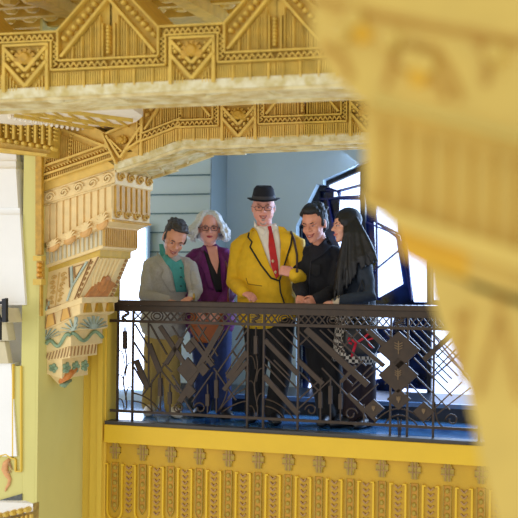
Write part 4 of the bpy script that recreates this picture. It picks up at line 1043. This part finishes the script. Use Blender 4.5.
# ---------- 4: dark haired man
S4 = skin('warm_skin', (216, 146, 118)); COAT = mat('black_coat', (20, 20, 28), .85, 0, .2, 30, .1, 200)
H4 = HF(JR(314, 224, .40), -.50, .26, -.04, 1.18)
sp = dict(label='dark haired man in a black coat smiling down to the left, second from right', H=H4, neck=JR(321, 246, .54), pelvis=JR(322, 324, .60), chest=JR(319, 280, .54),
    sh=K1((301, 258, .52), (339, 257, .58)), el=K1((300, 286, .40), (337, 290, .42)), wr=K1((301, 294, .22), (316, 300, .22)),
    hand=[(JR(300, 303, .16), NC+UP*.3, .9, 1, .95), (JR(305, 304, .10), NC, .9, -1, .9)],
    hip=K1((315, 328, .60), (329, 328, .60)), knee=K1((318, 374, .56), (333, 374, .56)), ank=[ankle(327, 425, .45), ankle(338, 424, .55)], toe=[NC-CR0*.3, NC],
    hem=JR(321, 334, .58), skin=S4, leg_mat=BLK, shoe_mat=BLKS, top_mat=COAT, jname='coat', fat=.98, nr=.054)
t4, body4, b4, j4, tr4 = person(sp)
BH = mat('black_brown_hair', (18, 13, 13), .6, 0, .3, 80)
face_parts(H4, body4, brow=BH, smile=.9, eo_=.6); short_hair(H4, t4, BH, 1.02, 1.0)
drape([j4, b4], [(311, 244), (318, 246), (328, 236), (333, 244), (322, 256), (312, 262), (309, 252)], 'scarf', mat('dark_scarf', (28, 26, 36), .9, 0, .3, 50), t4, .012, .02)
drape([j4], [(311, 264), (321, 264), (321, 274), (316, 277), (311, 274)], 'chest_pocket', COAT, t4, .012)
dline([j4], [(311, 260), (309, 280), (310, 302)], .004, 'zip', mat('dark_zip', (60, 60, 70), .3, .6), t4, .006)
# ---------- 5: woman with long black hair, in profile
S5 = skin('light_skin', (226, 164, 138)); DEN = mat('dark_denim', (36, 46, 60), .8, 0, .25, 40, .15, 200)
H5 = HF(JR(346, 226, .38), -1.22, .06, .0, 1.08)
sd = (CR0*math.cos(-.9)+CF*math.sin(-.9))
sp = dict(label='woman with long black hair in a dark denim jacket seen in profile, rightmost', H=H5, neck=JR(353, 249, .42), pelvis=JR(357, 326, .46), chest=JR(355, 284, .44), side=sd,
    sh=K1((362, 264, .32), (346, 262, .56)), el=K1((370, 296, .22), (346, 294, .50)), wr=K1((337, 303, .08), (334, 304, .34)),
    hand=[(JR(325, 303, .05), UP+NC*.3, .5, -1, .85), (JR(325, 306, .32), UP, .5, 1, .85)],
    hip=K1((352, 330, .42), (362, 330, .50)), knee=K1((353, 376, .42), (366, 376, .50)), ank=[ankle(352, 426, .42), ankle(368, 427, .46)], toe=[-CR0+NC*.6, -CR0*.6+NC],
    hem=JR(356, 316, .45), skin=S5, leg_mat=mat('maroon_black_trousers', (34, 14, 22), .8, 0, .2, 12), shoe_mat=BLKS, top_mat=DEN, fat=.92, jw=.98, nr=.045, jaw=.95)
t5, body5, b5, j5, tr5 = person(sp)
face_parts(H5, body5, brow=BH, smile=.4, teeth=False, lip=(204, 116, 104))
HB = mat('glossy_black_hair', (12, 9, 11), .55, 0, .3, 60)
# hair: cap and long locks over the back and the near shoulder
rnd = random.Random(8); b = MB(); H5.E(b, 0, -.022, .042, .084, .100, .090); H5.E(b, .040, -.002, .035, .046, .072, .050); H5.E(b, -.040, -.002, .035, .046, .072, .050); H5.E(b, 0, -.055, -.04, .080, .062, .10)
for i in range(64):
    a = rnd.uniform(0, 1); dd = rnd.uniform(-.02, .10)
    x0_, y0_ = lerp(345, 364, a), 232+abs(a-.5)*4; x1_ = lerp(338, 377, a)+rnd.uniform(-1.5, 1.5); y1_ = lerp(304, 274, a/.45) if a < .45 else lerp(272, 262, (a-.45)*2)
    if a < .22: x0_ = 346; x1_ = rnd.uniform(333, 342)
    pts = [JR(lerp(345, 355, a), 214+abs(a-.4)*5, .36+dd*.6), JR(x0_, y0_, .36-.07+dd), JR(lerp(x0_, x1_, .35), lerp(y0_, y1_, .35), .27+dd), JR(lerp(x0_, x1_, .7), lerp(y0_, y1_, .7), .23+dd*.7), JR(x1_, y1_, .22+dd*.6)]
    b.loft(pts, [.016, .022, .024, .020, .007], CR0, 7)
baked(b, 'hair', HB, t5, .0075, 1, .006, .02)
drape([j5], [(330, 306), (334, 290), (337, 274), (340, 290), (338, 318), (331, 320)], 'pale_scarf', mat('pale_linen', (196, 180, 156), .8), t5, .01, .02)
MB().tube([H5(.072, .004, -.040), H5(.076, .004, -.058)], [.005, .004], 6).build('earring', mat('gold_metal', (220, 180, 80), .25, .9), t5)
# checked shirt tail below the jacket: procedural gingham
gm = bpy.data.materials.new('gingham'); gm.use_nodes = True; nt = gm.node_tree; bs_ = nt.nodes['Principled BSDF']; bs_.inputs['Roughness'].default_value = .85
tc = nt.nodes.new('ShaderNodeTexCoord'); ck = nt.nodes.new('ShaderNodeTexChecker'); ck.inputs['Scale'].default_value = 42
ck.inputs['Color1'].default_value = (*lin((200, 190, 176)), 1); ck.inputs['Color2'].default_value = (*lin((34, 30, 30)), 1)
nt.links.new(tc.outputs['Object'], ck.inputs['Vector']); nt.links.new(ck.outputs['Color'], bs_.inputs['Base Color'])
b = MB(); b.loft([JR(356, 308, .44), JR(356, 330, .44), JR(355, 348, .43), JR(354, 362, .43)], [(.165, .14), (.175, .15), (.18, .155), (.185, .16)], sd, 26, False)
sk_, bsk = baked(b, 'checked_shirt', gm, t5, .011, 2, .02, .06)
hb_ = thing('handbag', 'black handbag with a red bow hanging beside the woman in denim', 'bag', JR(360, 352, .20))
b = MB(); b.loft([JR(361, 324, .20), JR(361, 334, .20), JR(361, 346, .20), JR(361, 351, .20)], [(.10, .04), (.13, .05), (.14, .055), (.12, .045)], CR0, 18); b.build('pouch', mat('black_leather', (26, 24, 22), .4), hb_, smooth=True)
rb_ = mat('red_ribbon', (214, 20, 50), .5)
f = lambda u, v: JR(u, v, .135)
bow = MB().tube([f(352, 344), f(348, 342), f(349, 338), (f(353, 340)), f(356, 343)], [.010, .012, .010, .012, .010], 6).build('ribbon_bow', rb_, hb_, smooth=True)
MB().tube([f(356, 343), f(354, 349), f(351.5, 357)], [.010, .013, .010], 6).build('ribbon_tail', rb_, hb_, smooth=True)
MB().tube([f(356, 343), f(364, 338), f(368, 334), f(375, 334), f(374, 338), f(367, 340), f(370, 345), f(373, 348)], [.010, .010, .010, .010, .009, .010, .010, .008], 6).build('ribbon_loop', rb_, hb_, smooth=True)
MB().tube([JR(352, 326, .18), JR(355, 300, .17), JR(362, 280, .2), JR(368, 300, .22), JR(370, 326, .22)], .007, 6).build('strap', mat('black_leather', (0, 0, 0)), hb_, smooth=True)
# ================================================================== LIGHT
w = bpy.data.worlds.new('world'); SC.world = w; w.use_nodes = True
bg = w.node_tree.nodes['Background']; bg.inputs['Color'].default_value = (.93, .96, 1, 1); bg.inputs['Strength'].default_value = .9
def area(name, loc, tgt, size, power, col):
    l = bpy.data.lights.new(name, 'AREA'); l.shape = 'RECTANGLE'; l.size, l.size_y = size; l.energy = power; l.color = col
    o = bpy.data.objects.new(name, l); COL.objects.link(o); o.location = loc
    o.rotation_euler = (Vector(tgt)-Vector(loc)).to_track_quat('-Z', 'Y').to_euler(); return o
area('atrium_fill_light', (-6, -6.5, 1.5), (-2.2, -.5, 2), (3, 3), 120, (1, .97, .9))  # added lamp out of view, standing in for daylight from the left of the atrium
area('stained_window_light', (1.2, YB-.05, 1.5), (0.3, -.6, .3), (2.2, 2.0), 120, (.45, .65, 1))
SC.view_settings.view_transform = 'Standard'; SC.view_settings.look = 'None'; SC.view_settings.gamma = 1; SC.view_settings.use_curve_mapping = False
SC.view_settings.exposure = 0.2
SC.cycles.use_denoising = True
